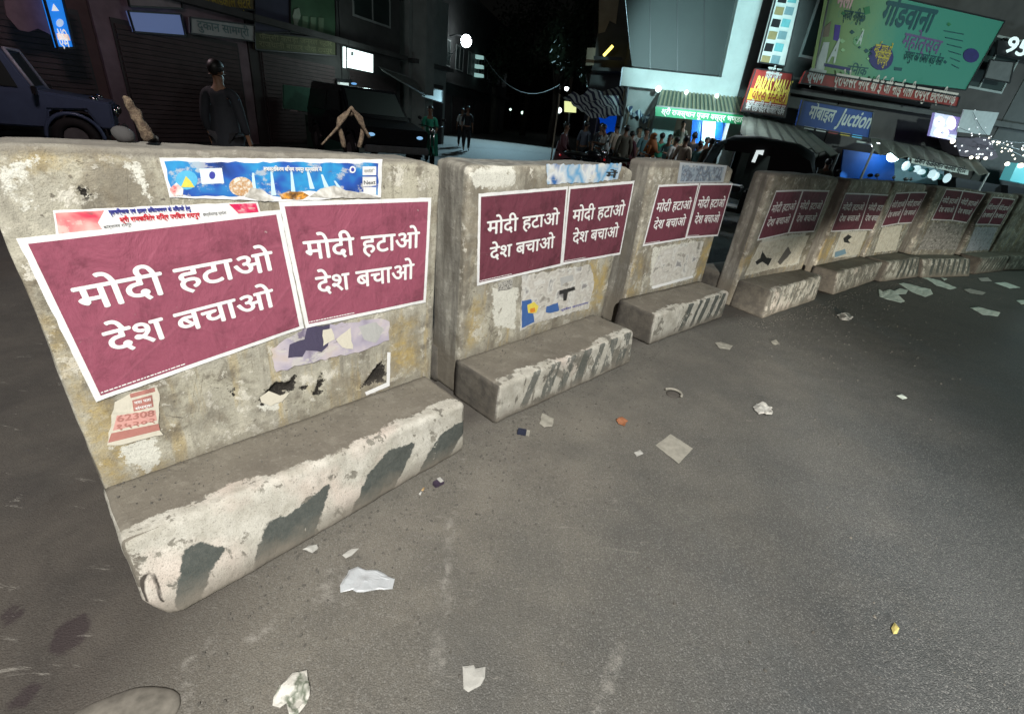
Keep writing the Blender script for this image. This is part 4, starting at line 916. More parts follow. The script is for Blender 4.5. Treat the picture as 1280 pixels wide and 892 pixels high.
# trees
LEAF = paint('dark_foliage', (0.045, 0.065, 0.035), .8, 0, .4, 3); BARK = paint('bark', (0.09, 0.07, 0.055), .95, 0, .4, 6)
def tree(px, Y, h, cr, label, seed):
    rs = random.Random(seed); b = stand(px, Y); T = Thing('tree', b, label, 'tree', 'dark trees at the road mouth'); mb = MB()
    mb.tube([b, b + Vector((.1, 0, h * .25)), b + Vector((-.1, .1, h * .45)), b + Vector((.1, 0, h * .8))], [.32, .24, .18, .06], 10); cs = []
    for k in range(9):
        a = rs.uniform(0, 6.3); z = h * rs.uniform(.35, .6); e = b + Vector((math.cos(a) * cr * rs.uniform(.4, .8), math.sin(a) * cr * rs.uniform(.4, .8), h * rs.uniform(.55, .95)))
        mb.tube([b + Vector((0, 0, z)), (b + Vector((0, 0, z))).lerp(e, .5) + Vector((0, 0, .3)), e], [.11, .07, .02], 6); cs.append(e)
    T.part('trunk', mb, BARK, smooth=True); mb = MB()
    for k in range(2600):
        c = cs[rs.randrange(9)]; r_ = cr * .5 * rs.random() ** .4; d = Vector((rs.gauss(0, 1), rs.gauss(0, 1), rs.gauss(0, .75))).normalized()
        p = c + d * r_; u = Vector((rs.gauss(0, 1), rs.gauss(0, 1), rs.gauss(0, 1))).normalized(); v = u.orthogonal().normalized(); s_ = rs.uniform(.10, .22)
        mb.add([p - u * s_, p + v * s_ * .5, p + u * s_, p - v * s_ * .5], [(0, 1, 2, 3)])
    o = mb_raw(mb, 'crown'); lk = link('crown', o, LEAF, T.e); 
    for v_ in o.vertices: v_.co = T.inv @ v_.co
def mb_raw(mb, name):
    me = bpy.data.meshes.new(name); me.from_pydata([tuple(v) for v in mb.v], [], mb.f); return me
tree(615, 46, 9, 3.4, "dark spreading tree beside the letter shaped sign", 1); tree(655, 52, 11, 4, "tall dark tree in the middle of the road mouth", 2)
tree(690, 40, 9, 2.6, "dark tree left of the yellow square sign", 3); tree(735, 27, 7.5, 2.2, "dark tree behind the striped tarpaulin", 4)
tree(541, 44, 6.5, 2.2, "small dark tree behind the bright street lamp's pole", 5)
# dark far building row closing the street
FW = Wall(-20, 95, 90)
for k, (a0, a1, h) in enumerate(((-10, 8, 14), (9, 24, 10), (25, 40, 17))):
    block('far_building', FW, a0, a1, h, 8, DRK, ["dark distant block closing the street at the left", "lower dark distant block closing the street in the middle", "tall dark distant block closing the street at the right"][k], floors=3)

# green awning building
T = Thing('corner_building', GW.w(0, 0), "tall dark glazed building with pale frame above the green shop awning", 'building', 'buildings along the market street')
a0, a1 = GW.s_(776), GW.s_(922)
T.part('wall', wbox(GW, a0, a1, 2.9, 13, -6, -.02), DRK)
T.part('side_wall', wbox(GW, a0, GW.s_(815), 0, 2.9, -6, -.02), GRYP); T.part('side_wall', wbox(GW, GW.s_(905), a1, 0, 2.9, -6, -.02), GRYP)
T.part('back_wall', wbox(GW, GW.s_(815), GW.s_(905), 0, 2.9, -6, -2.2), TAN)
T.part('glass_front', pbox(GW, [(776,-60),(940,-60),(903,95),(790,83)], .06, .07), DGL)
for x in (812, 846, 880): T.part('glass_joint', pbox(GW, [(x,-60),(x+1.2,-60),(x+1.2,92),(x,91)], .075, .012), BLK)
T.part('parapet_band', pbox(GW, [(779,84),(921,99),(919,122),(776,107)], .35, .36), PWH)
T.part('pale_column', pbox(GW, [(936,-60),(970,-60),(921,122),(902,96)], .345, .34), PWH)
T.part('door_pillar', wbox(GW, GW.s_(812), GW.s_(838), 0, 2.7, .02, .3), paint('teal_wall', (0.28, 0.42, 0.42), .8, 0, .25, 3))
T.part('floor_plinth', wbox(GW, GW.s_(838) + .01, GW.s_(925), 0, .35, -2.1, .6), GRYP)
# its shop: curtain and goods
T = Thing('shop_curtain', GW.w(GW.s_(880), .35, -.4), "bright blue and white plastic curtain hanging in the lit green shop", 'curtain')
for k, (x0, x1, m) in enumerate(((866,874,'b'),(874.5,879,'b'),(879.5,889,'w'),(889.5,895,'g'),(895.5,904,'b'),(904.5,909,'b'))):
    mm = {'b': paint('blue_plastic', (0.01, 0.14, 0.62), .4, 0, .2, 8), 'w': paint('pale_blue_plastic', (0.35, 0.6, 0.8), .4, 0, .2, 8), 'g': glow('tube_white', (.8, .97, 1), 2.5)}[m]
    T.part('strip', pbox(GW, [(x0,146),(x1,146.5),(x1-2,190),(x0-4,189)], -.4 - (k % 2) * .06, .02), mm)
lamp('shop_tube', 'POINT', tuple(GW.q(889, 160, -.1)), 55, (.75, .95, 1), .1)
T = Thing('corrugated_awning', GW.q(875, 135, 1.0), "grey and cream corrugated awning with a green fringe over the shop", 'awning')
A, B_ = GW.q(826, 113, .36), GW.q(930, 123, .36); C_, D2 = GW.q(938, 146, 1.5), GW.q(820, 134, 1.5); mb = MB(); mb2 = MB(); N = 44
for k in range(N):
    u0, u1 = k / N, (k + .93) / N; lift = Vector((0, 0, .03 if k % 2 else 0)); g = MB().prism([A.lerp(B_, u0) + lift, A.lerp(B_, u1) + lift, D2.lerp(C_, u1) + lift, D2.lerp(C_, u0) + lift], (0, 0, -.025))
    (mb if k % 2 else mb2).add(g.v, g.f)
T.part('cream_ribs', mb, paint('cream_tin', (0.36, 0.36, 0.24), .6, .1, .2, 4)); T.part('green_ribs', mb2, paint('grey_green_tin', (0.12, 0.17, 0.13), .6, .1, .2, 4))
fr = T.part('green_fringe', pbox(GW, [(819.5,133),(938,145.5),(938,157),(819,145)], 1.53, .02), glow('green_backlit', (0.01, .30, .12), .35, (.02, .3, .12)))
T.text('श्री राजस्थान पूजन वस्त्र भण्डार', GW, (826,142.5), (930,153.5), .14, glow('pale_text', (.55, .75, .62), .6), 1.56, 0.05)
mb = MB(); mb.tube([D2 + Vector((0,0,.02)), C_ + Vector((0,0,.02))], .035, 6); T.part('rim', mb, WHB)
for (px, py) in ((823,111.5),(858,115.5),(896,120)):
    L = Thing('shop_lamp', GW.q(px, py, .5), ["small white lamp at the left end of the awning's top edge", "small white lamp at the middle of the awning's top edge", "small white lamp at the right part of the awning's top edge"][(px > 840) + (px > 880)], 'lamp', 'lamps above the green awning')
    L.part('bulb', MB().ball(GW.q(px, py, .55), .09 if px < 850 else .06), glow('bulb_white', (.8, 1, 1), 6), smooth=True); L.part('holder', MB().tube([GW.q(px, py - 2, .36), GW.q(px, py - 2, .55)], .02, 6), BLK)

# old balcony building left of it, yellow tube lamp
OW = Wall(4.4, 21, 100)
T = Thing('old_building', OW.w(0, 0), "dark old building with pale peeling wall left of the glazed one", 'building', 'buildings along the market street')
T.part('wall', wbox(OW, OW.s_(728), OW.s_(776), 0, 11, -5, 0), DRK)
T.part('pale_wall_patch', pbox(OW, [(749,-20),(776,-20),(770,30),(762,26),(756,40),(748,42)], .05, .06), TAN); T.part('pale_wall_patch', pbox(OW, [(734,60),(745,60),(742,82),(732,82)], .05, .06), TAN)
T.part('balcony_rail', pbox(OW, [(742,70),(778,72),(778,76),(742,74)], 1.0, .05), BLK); T.part('balcony_floor', pbox(OW, [(740,84),(779,86),(779,90),(740,88)], 1.0, 1.0), DRK)
L = Thing('tube_lamp', OW.q(760, 66, .6), "yellow tube lamp slanting on the old building's balcony", 'lamp')
L.part('tube', MB().tube([OW.q(754.5, 70, .6), OW.q(766, 57.5, .6)], .05, 8), glow('yellow_tube', (1, .82, .15), 3.0), smooth=True); L.part('holder', MB().tube([OW.q(754, 70, .52), OW.q(767, 56, .52)], .03, 6), BLK)

# tarpaulins
def drape(name, quad, Y0, m, label, nu=30, nv=14, amp=.18, cat='tarpaulin', seed=0):
    b = stand(sum(q[0] for q in quad) / 4, Y0); T = Thing(name, b, label, cat); c = [fq(x, y, Y0 + dy) for (x, y), dy in zip(quad, (.6, .6, -.6, -.6))]; vs = []; fs = []
    for j in range(nv + 1):
        for i in range(nu + 1):
            u, v = i / nu, j / nv; p = (c[0] * (1 - u) + c[1] * u) * (1 - v) + (c[3] * (1 - u) + c[2] * u) * v
            p = p + Vector((noise.noise(Vector((u * 5, v * 5, seed))) * amp * .6, noise.noise(Vector((u * 6, v * 4, seed + 3))) * amp, -amp * math.sin(u * math.pi * 2) ** 2 * .6 + noise.noise(Vector((u * 7, v * 5, seed + 7))) * amp))
            vs.append(tuple(T.inv @ p))
    for j in range(nv):
        for i in range(nu): k = j * (nu + 1) + i; fs.append((k, k + 1, k + nu + 2, k + nu + 1))
    me = bpy.data.meshes.new('sheet'); me.from_pydata(vs, [], fs); ua = me.attributes.new('u', 'FLOAT', 'POINT'); ua.data.foreach_set('value', [i / nu for j in range(nv + 1) for i in range(nu + 1)])
    link('sheet', me, m, T.e, True)
    for q, Yp in ((quad[0], Y0 + .6), (quad[1], Y0 + .6), (quad[2], Y0 - .6), (quad[3], Y0 - .6)):
        p = fq(*q, Yp); T.part('bamboo_pole', MB().tube([(p.x, p.y, 0), p], .03, 6), TAN)
    return T
def m_stripes(name, a, b, n_):
    n = NT(name); f = n.math('SINE', n.math('MULTIPLY', n.attr('u'), n_ * 6.283)); return n.out(n.mix(n.step(f, -.1, .1), a, b), .8)
drape('striped_tarpaulin', [(700,118),(780,106),(800,142),(736,146)], 19, m_stripes('striped_cloth', (0.03, .03, .06), (.42, .45, .45), 15), "sagging dark and white striped tarpaulin over the street stalls", seed=2, amp=.16)
drape('striped_tarpaulin', [(781,112),(815,110),(812,150),(786,140)], 18.5, m_stripes('striped_cloth_blue', (0.04, .07, .14), (.5, .62, .66), 9), "blue and white striped tarpaulin hung beside the glazed building", seed=5, amp=.2)
drape('blue_tarpaulin', [(748,141),(792,143),(782,166),(752,163)], 20, glow('blue_tarp_glow', (0.0, .05, .42), .6, (0.01, .10, .6)), "vivid blue tarpaulin, glowing, below the striped one", seed=7, amp=.1)  # light through the cloth is put in as emission

# ---- right side
block('shop_building', RW, RW.s_(940), RW.s_(1022), 9, .4, DRK, "dark building behind the red and yellow shop sign", floors=2, shop=False)
block('shop_building', RW, RW.s_(1022) + .05, RW.s_(1215), 9, 5, paint('grey_brown_plaster', (0.06, 0.052, 0.05), .9, 0, .4, 2), "grey brown building carrying the large green billboard", floors=2, shop=False)
block('shop_building', RW, RW.s_(1215) + .05, RW.s_(1215) + 16, 10, 5, DRK, "dark building at the right edge behind the string lights", floors=3, shop=False)
T = sign('catalogue_board', RW, [(973,-14),(1003,-14),(981,83),(949,78)], WHB, "tall pale board with rows of small product pictures", off=.5)
rs = random.Random(3)
for r_ in range(6):
    y0 = -8 + r_ * 15.2; xo = 974 - r_ * 4.3
    for c_ in range(2): T.part('product_picture', pbox(RW, [(xo+c_*12.5+1,y0+1),(xo+c_*12.5+11,y0+2.5),(xo+c_*12.5+8.2,y0+12.5),(xo+c_*12.5-2,y0+11)], .515, .012), [BLK, paint('slate_print', (0.12, .2, .22), .7), paint('ochre_print', (.2, .16, .07), .7), paint('teal_print', (.1, .3, .32), .7)][(r_ * 2 + c_ * 3) % 4])
T = sign('shop_sign', RW, [(945,86),(991,92),(981,147),(927,139)], REDB, "red and yellow shop sign with pale lines of text at its foot", off=.55)
T.part('yellow_band', pbox(RW, [(938.5,110),(988,117),(983,131),(934,124)], .565, .012), YLW); T.part('dark_foot', pbox(RW, [(931,128),(983.5,135),(981.5,146),(928,138)], .566, .013), paint('brown_black_board', (.05, .04, .035), .7))
T.text('PARAS MAN-JI', RW, (941,115), (984,121), .36, paint('light_yellow', (.75, .62, .12), .6), .569, .05, slant=.2)
T.text('पारस मन-जी', RW, (938,123.5), (981,130), .2, REDB, .569, .05); T.text('फैशन फॉर यू', RW, (955,100), (975,103), .2, WHB, .556, .04); T.text('साड़ी सूट', RW, (958,92), (975,95), .16, WHB, .556, .04)
T.text('सूटिंग शर्टिंग साड़ी सलवार सूट', RW, (932,132.5), (980,139.5), .14, WHB, .571, .03); T.text('मेन रोड सदर बाजार फोन', RW, (931,137), (979,144), .13, WHB, .571, .03)
# billboard
def m_board():
    n = NT('billboard_print'); x = n.sep(n.tc.outputs['Generated']); a = n.noise(.5, 4); b = n.noise(7, 5, .7)
    col = n.mix(n.step(n.math('ADD', x[0], n.math('MULTIPLY', a, .35)), .62, .30), (.035, .17, .125), (.15, .22, .085)); col = n.mix(n.math('MULTIPLY', n.step(b, .58, .66), .35), col, (.02, .16, .13))
    return n.out(col, .6)
T = sign('billboard', RW, [(1040,-22),(1256,27),(1207,113),(1018,91)], m_board(), "large green festival billboard with dark Hindi headline", 'billboard', off=.7, th=.15)
B1P = lambda q, m, nm: T.part(nm, pbox(RW, q, .715, .012), m)
DTEAL = paint('dark_teal_ink', (.005, .05, .06), .6); INKP = paint('navy_ink', (.02, .015, .10), .6)
T.text('गोंडवाना', RW, (1098,29), (1162,40.5), .50, DTEAL, .708, .07); T.text('महोत्सव', RW, (1125,58), (1172,68), .32, paint('plum_ink', (.10, .06, .15), .6), .708, .04); T.text('मेला', RW, (1044,8), (1064,11), .3, paint('pink_ink', (.6, .35, .35), .6), .708, .08)
B1P(disc(1101.5,71.5,15.5,16.5,20), INKP, 'round_badge'); T.text('मई माह में', RW, (1091,66), (1112,69), .2, YLW, .7175, .04); T.text('भव्य मेला', RW, (1092,73), (1111,75.5), .18, YLW, .7175, .04); T.text('रायपुर', RW, (1095,80), (1108,82), .18, YLW, .7175, .04)
B1P(disc(1214,69.5,10,9,16), INKP, 'round_badge'); B1P(disc(1073,52,6.5,6.5,14), paint('olive_ink', (.12, .25, .12), .6), 'small_emblem'); T.text('A', RW, (1070.5,55), (1076,55.7), .3, WHB, .7175, .06)
B1P([(1030,53),(1037,53),(1030,88),(1018,86)], WHB, 'white_wedge'); B1P([(1044,31),(1051,32),(1048,52),(1042,50)], paint('violet_ink', (.05, .02, .22), .6), 'bottle_picture'); B1P([(1028,36),(1039,27),(1036,46),(1026,47)], paint('brown_print', (.16, .12, .08), .6), 'dish_picture'); B1P([(1080,10),(1087,8),(1088,17),(1081,19)], paint('leaf_print', (.02, .14, .05), .6), 'leaf_picture')
T.text('A', RW, (1034,77), (1044,78.5), .5, WHB, .7175, .08); B1P([(1030,79),(1063,85),(1063,89),(1030,83)], INKP, 'dark_strip'); B1P([(1118,84),(1128,85),(1127,89),(1118,88)], DTEAL, 'small_mark')
rs = random.Random(4)
for k in range(22):
    x, y = rs.uniform(1040, 1195), rs.uniform(14, 92); y += (x - 1040) * .10
    if 1090 < x < 1175 and 12 < y - 0 < 90: continue
    r_ = rs.uniform(1.2, 3.2); B1P([(x - r_, y), (x, y - r_), (x + r_ * 1.3, y + .4), (x, y + r_)], rs.choice((DTEAL, paint('leaf_print', (), .6), paint('pale_green_ink', (.25, .4, .2), .6))), 'small_motif')
T.text('रायपुर का सबसे बड़ा मेला', RW, (1128,74), (1176,82), .2, DTEAL, .708, .03); T.text('प्रवेश निशुल्क', RW, (1052,24), (1080,28), .2, DTEAL, .708, .03); T.text('दिनांक', RW, (1056,92), (1082,95), .2, DTEAL, .708, .03)
for k in range(6): B1P([(1180+k*2,38+k*8.5),(1205-k*1.2,42.5+k*8.5),(1205-k*1.2,43.7+k*8.5),(1180+k*2,39.2+k*8.5)], DTEAL, 'fine_print')
T = sign('shop_sign', RW, [(1008,89),(1200,121),(1196,134),(1001,104)], REDB, "long red signboard with white Hindi letters under the billboard", off=.95)
T.text('श्याम', RW, (1007,101), (1028,104.5), .3, WHB, .955, .08); T.text('प्रोफेसर नगर बी ई जी नाई गली रायपुर छत्तीसगढ़', RW, (1040,106), (1192,130), .28, paint('dim_white_ink', (.5, .42, .38), .6), .955, .05)
T = sign('shop_sign', RW, [(1004,125),(1092,140),(1086,173),(996,157)], BLUB, "navy blue mobile shop sign with white lettering", off=.9)
T.text('मोबाइल', RW, (1009,147), (1041,153), .30, WHB, .905, .06); T.text('Juction', RW, (1045,155), (1085,161), .38, WHB, .905, .05, slant=.25)
for k, m in enumerate((WHB, GREYP, REDB, YLW, CYAN)): T.part('small_logo', pbox(RW, [(1006+k*15,157.5+k*2.6),(1018+k*15,159.7+k*2.6),(1017+k*15,163+k*2.6),(1005+k*15,161+k*2.6)], .915, .012), m)
# canvas awnings
for (q, lab, m) in (([(930,141),(1002,156),(1048,192),(925,166)], "dusty green canvas awning under the red and yellow sign", CANV), ([(1088,172),(1215,192),(1236,216),(1092,186)], "dark brownish canopy over the brightly lit stall", paint('brown_canvas', (.12, .12, .10), .9, 0, .3, 5))):
    T = Thing('canvas_awning', RW.q(q[3][0], q[3][1], 1.5), lab, 'awning', 'canvas awnings'); P4 = [RW.q(*q[0], .1), RW.q(*q[1], .1), RW.q(*q[2], 2.2), RW.q(*q[3], 2.2)]
    mb = MB(); N = 14
    for k in range(N):
        u0, u1 = k / N, (k + 1) / N; sg = lambda u: Vector((0, 0, -.10 * abs(math.sin(u * N * .5 * math.pi)))); g = MB().prism([P4[0].lerp(P4[1], u0), P4[0].lerp(P4[1], u1), P4[3].lerp(P4[2], u1) + sg(u1), P4[3].lerp(P4[2], u0) + sg(u0)], (0, 0, -.02)); mb.add(g.v, g.f)
    T.part('cloth', mb, m, smooth=False); mb = MB()
    for p in (P4[2], P4[3]): mb.tube([(p.x, p.y, 0), p], .03, 6)
    T.part('post', mb, IRN)
# lit stall
T = Thing('lit_stall', RW.q(1115, hor(1115), .6) - Vector((0, 0, 1.5)), "brightly lit blue stall under white tube lights, goods on its counter", 'stall')
T.part('blue_backdrop', pbox(RW, [(1055,187),(1118,196),(1118,226),(1050,222)], .4, .04), paint('blue_tarp', (0.01, .13, .6), .6, 0, .2, 4)); T.part('pale_backdrop', pbox(RW, [(1118.5,196),(1180,212),(1180,232),(1118.5,226)], .4, .04), paint('pale_blue_wall', (0.3, .5, .55), .6, 0, .2, 4))
T.part('counter', wbox(RW, RW.s_(1050), RW.s_(1185), 0, .95, .9, 1.5), WHB)
L = Thing('tube_light', RW.q(1103, 183, .7), "bright horizontal white tube light over the blue stall", 'lamp'); L.part('tube', MB().tube([RW.q(1092, 181, .8), RW.q(1111, 184.5, .8)], .07, 8), glow('tube_bright', (.85, .95, 1), 5), smooth=True); L.part('holder', MB().tube([RW.q(1070, 177, .74), RW.q(1112, 184, .74)], .03, 6), WHB)
L = Thing('bulb_lamp', RW.q(1117, 195, .9), "brightest round bluish white bulb beside the tube light", 'lamp'); L.part('bulb', MB().ball(RW.q(1117, 195, .9), .17), glow('bulb_blue', (.6, .9, 1), 12), smooth=True); L.part('cord', MB().tube([RW.q(1117, 186, .9), RW.q(1117, 193, .9)], .012, 5), BLK)
rs = random.Random(9)
for k in range(9):
    x = 1133 + k * 6.2; y = 204 + k * 1.9; L = Thing('lit_package', RW.q(x, y + 8, 1.1), ["white lit package on the stall counter, %s" % s for s in ("leftmost of the row","second from the left","third from the left","fourth from the left","middle of the row","fourth from the right","third from the right","second from the right","rightmost of the row")][k], 'package', 'lit goods on the right stall')
    w_ = rs.uniform(.06, .13); p = RW.q(x + rs.uniform(-2, 2), y + 4 + rs.uniform(-1, 2), 1.1); L.part('bag', MB().ball(p, (w_, .12, rs.uniform(.07, .15)), 8, 6), glow('glow_goods', (.6, .85, .9), .9) if k % 3 != 1 else paint('teal_bag', (.1, .35, .35), .5), smooth=True)  # the pale bags emit, standing in for strong stall light
    L.part('knot', MB().ball(p + Vector((0, 0, .2)), .04, 6, 4), WHB)
T = sign('shop_sign', RW, [(1140,198),(1211,213),(1210,219),(1139,204)], WHB, "narrow white sign with small grey letters over the lit stall", off=2.2, th=.04, frame=None)
T.text('SHARMA COLLECTIONS', RW, (1142,203), (1206,216.5), .10, BLK, 2.206, .04) if False else T.text('फैशन कलेक्शन जनरल स्टोर', RW, (1142,203), (1206,216.5), .12, BLK, 2.206, .04)
# purple glowing sign
T = Thing('glow_sign', RW.q(1180, 176, 1.2), "glowing violet white shop sign with three bright shapes", 'sign')
T.part('violet_board', pbox(RW, [(1169,141),(1201,147),(1194,176),(1162,170)], 1.2, .08), glow('violet_glow', (.16, .10, .55), .6))
VG = glow('violet_white', (.85, .78, 1), 2.6)
for q in (disc(1175,153,6,6.5,12), disc(1190,154,5,8,12), disc(1177.5,166,9,6,12)): T.part('bright_letter', pbox(RW, q, 1.22, .012), VG)
T.part('letter_gap', pbox(RW, disc(1178,166,2.4,2.2,8), 1.235, .01), glow('violet_glow', (), 0)); T.part('letter_gap', pbox(RW, disc(1174,152,1.8,1.8,8), 1.235, .01), glow('violet_glow', (), 0))
T = Thing('white_letter_sign', RW.q(1268, 72, .4), "cut off bright white letters at the upper right picture edge", 'sign')
T.text('950', RW, (1254,64), (1294,75), .36, glow('white_letters', (.6, .75, .75), .6), .4, .06); T.part('board', pbox(RW, [(1248,50),(1300,58),(1296,80),(1246,68)], .36, .05), BLK)
T = sign('hanging_sheet', RW, [(1205,137),(1249,141),(1237,169),(1196,165)], paint('silver_sheet', (.36, .38, .4), .6, 0, .2, 8), "plain grey sheet hung above the string of bulbs", 'sheet', off=1.5, th=.03, frame=None)
T = sign('hanging_sheet', RW, [(1238,75),(1268,78),(1262,104),(1230,98)], paint('dim_sheet', (.10, .10, .10), .8, 0, .3, 4), "dim brown grey board on the dark right building", 'board', off=.5, th=.05)
# string of bulbs: one garland
T = Thing('light_garland', RW.q(1235, 185, 1.6), "string of tiny warm white bulbs swagged over the right stalls", 'string lights')
WB = glow('warm_bulb', (1, .93, .72), 3.5); CB = glow('cool_bulb', (.9, .95, 1), 1.3); rs = random.Random(21)
def chain(p0, p1, sag, n_, m, r, off):
    pts = []
    for k in range(n_ + 1):
        t = k / n_; pts.append(RW.q(p0[0] + (p1[0] - p0[0]) * t, p0[1] + (p1[1] - p0[1]) * t + sag * 4 * t * (1 - t), off))
    T.part('wire', MB().tube(pts, .006, 4), BLK)
    for p in pts: T.part('bulb', MB().ball(p + Vector((rs.uniform(-.1, .1), 0, rs.uniform(-.14, .06))), r * rs.uniform(.4, .8), 6, 5), m)
chain((1192,176), (1245,188), 4, 12, CB, .035, 1.6); chain((1200,160), (1290,178), 6, 14, CB, .026, 1.8); chain((1235,172), (1300,192), 3, 15, WB, .032, 1.5); chain((1216,140), (1246,176), 8, 8, CB, .02, 1.55)
chain((1240,176), (1300,205), 1, 9, WB, .04, 1.4)
for (x, y, r) in ((1214,197,.045),(1222,197,.04),(1232,198,.045),(1259,205,.06),(1276,207,.075),(1191,177,.06)): T.part('large_bulb', MB().ball(RW.q(x, y, 1.3), r, 8, 6), WB, smooth=True)
# teal stall cover at right edge, dark tent behind bulbs
T = Thing('market_stall', RW.q(1275, 230, 1.2), "teal covered stall at the right picture edge", 'stall'); T.part('cover', pbox(RW, [(1262,226),(1272,204),(1310,209),(1310,236)], 1.2, .3), glow('teal_glow_cloth', (.06, .26, .30), .6, (.1, .35, .38))); T.part('table', pbox(RW, [(1260,232),(1310,240),(1310,262),(1260,254)], 1.2, .6), BLK)  # light on the teal cover is put in as emission
T = Thing('market_stall', RW.q(1215, 215, 1.0), "dark tented stall below the string of bulbs", 'stall'); T.part('tent', pbox(RW, [(1192,172),(1236,172),(1248,196),(1240,200),(1200,195)], 1.0, .5), paint('plum_cloth', (.11, .09, .12), .9)); T.part('table', pbox(RW, [(1195,222),(1255,232),(1255,255),(1195,246)], 1.0, .6), BLK)
# hanging cables
for k, (a_, b_, sg) in enumerate((((560,66),(578,48),3), ((532,58),(564,70),4), ((606,72),(700,106),10))):
    p0, p1 = fq(*a_, 30), fq(*b_, 30); pts = [p0.lerp(p1, t / 10) - Vector((0, 0, sg * .1 * 4 * (t / 10) * (1 - t / 10))) for t in range(11)]
    T = Thing('cable', p0, ["thin cable running down to the bright street lamp", "thin sagging cable left of the bright street lamp", "long thin cable from the letter sign to the far lamp"][k], 'cable'); T.part('wire', MB().tube(pts, .02, 5), GRYP)

# ------------------------------------------------------------------ people
SKIN = paint('brown_skin', (0.20, 0.105, 0.062), .6, 0, .15, 12); HAIR = paint('black_hair', (0.008, .007, .007), .5, 0, .2, 40)
def skinned(name, V, E_, m, parent, lvl=1):
    me = bpy.data.meshes.new(name); me.from_pydata([v[:3] for v in V], E_, []); o = link(name, me, None, None)
    md = o.modifiers.new('skin', 'SKIN'); md.use_smooth_shade = True; md.branch_smoothing = .4
    sv = me.skin_vertices[0].data
    for k, v in enumerate(V): sv[k].radius = (v[3], v[3] * (v[4] if len(v) > 4 else 1)); sv[k].use_root = (k == 0)
    s2 = o.modifiers.new('sub', 'SUBSURF'); s2.levels = lvl; s2.render_levels = lvl
    me2 = bpy.data.meshes.new_from_object(o.evaluated_get(bpy.context.evaluated_depsgraph_get())); me2.name = name
    bpy.data.objects.remove(o); bpy.data.meshes.remove(me); return link(name, me2, m, parent, True)
_pp = {}
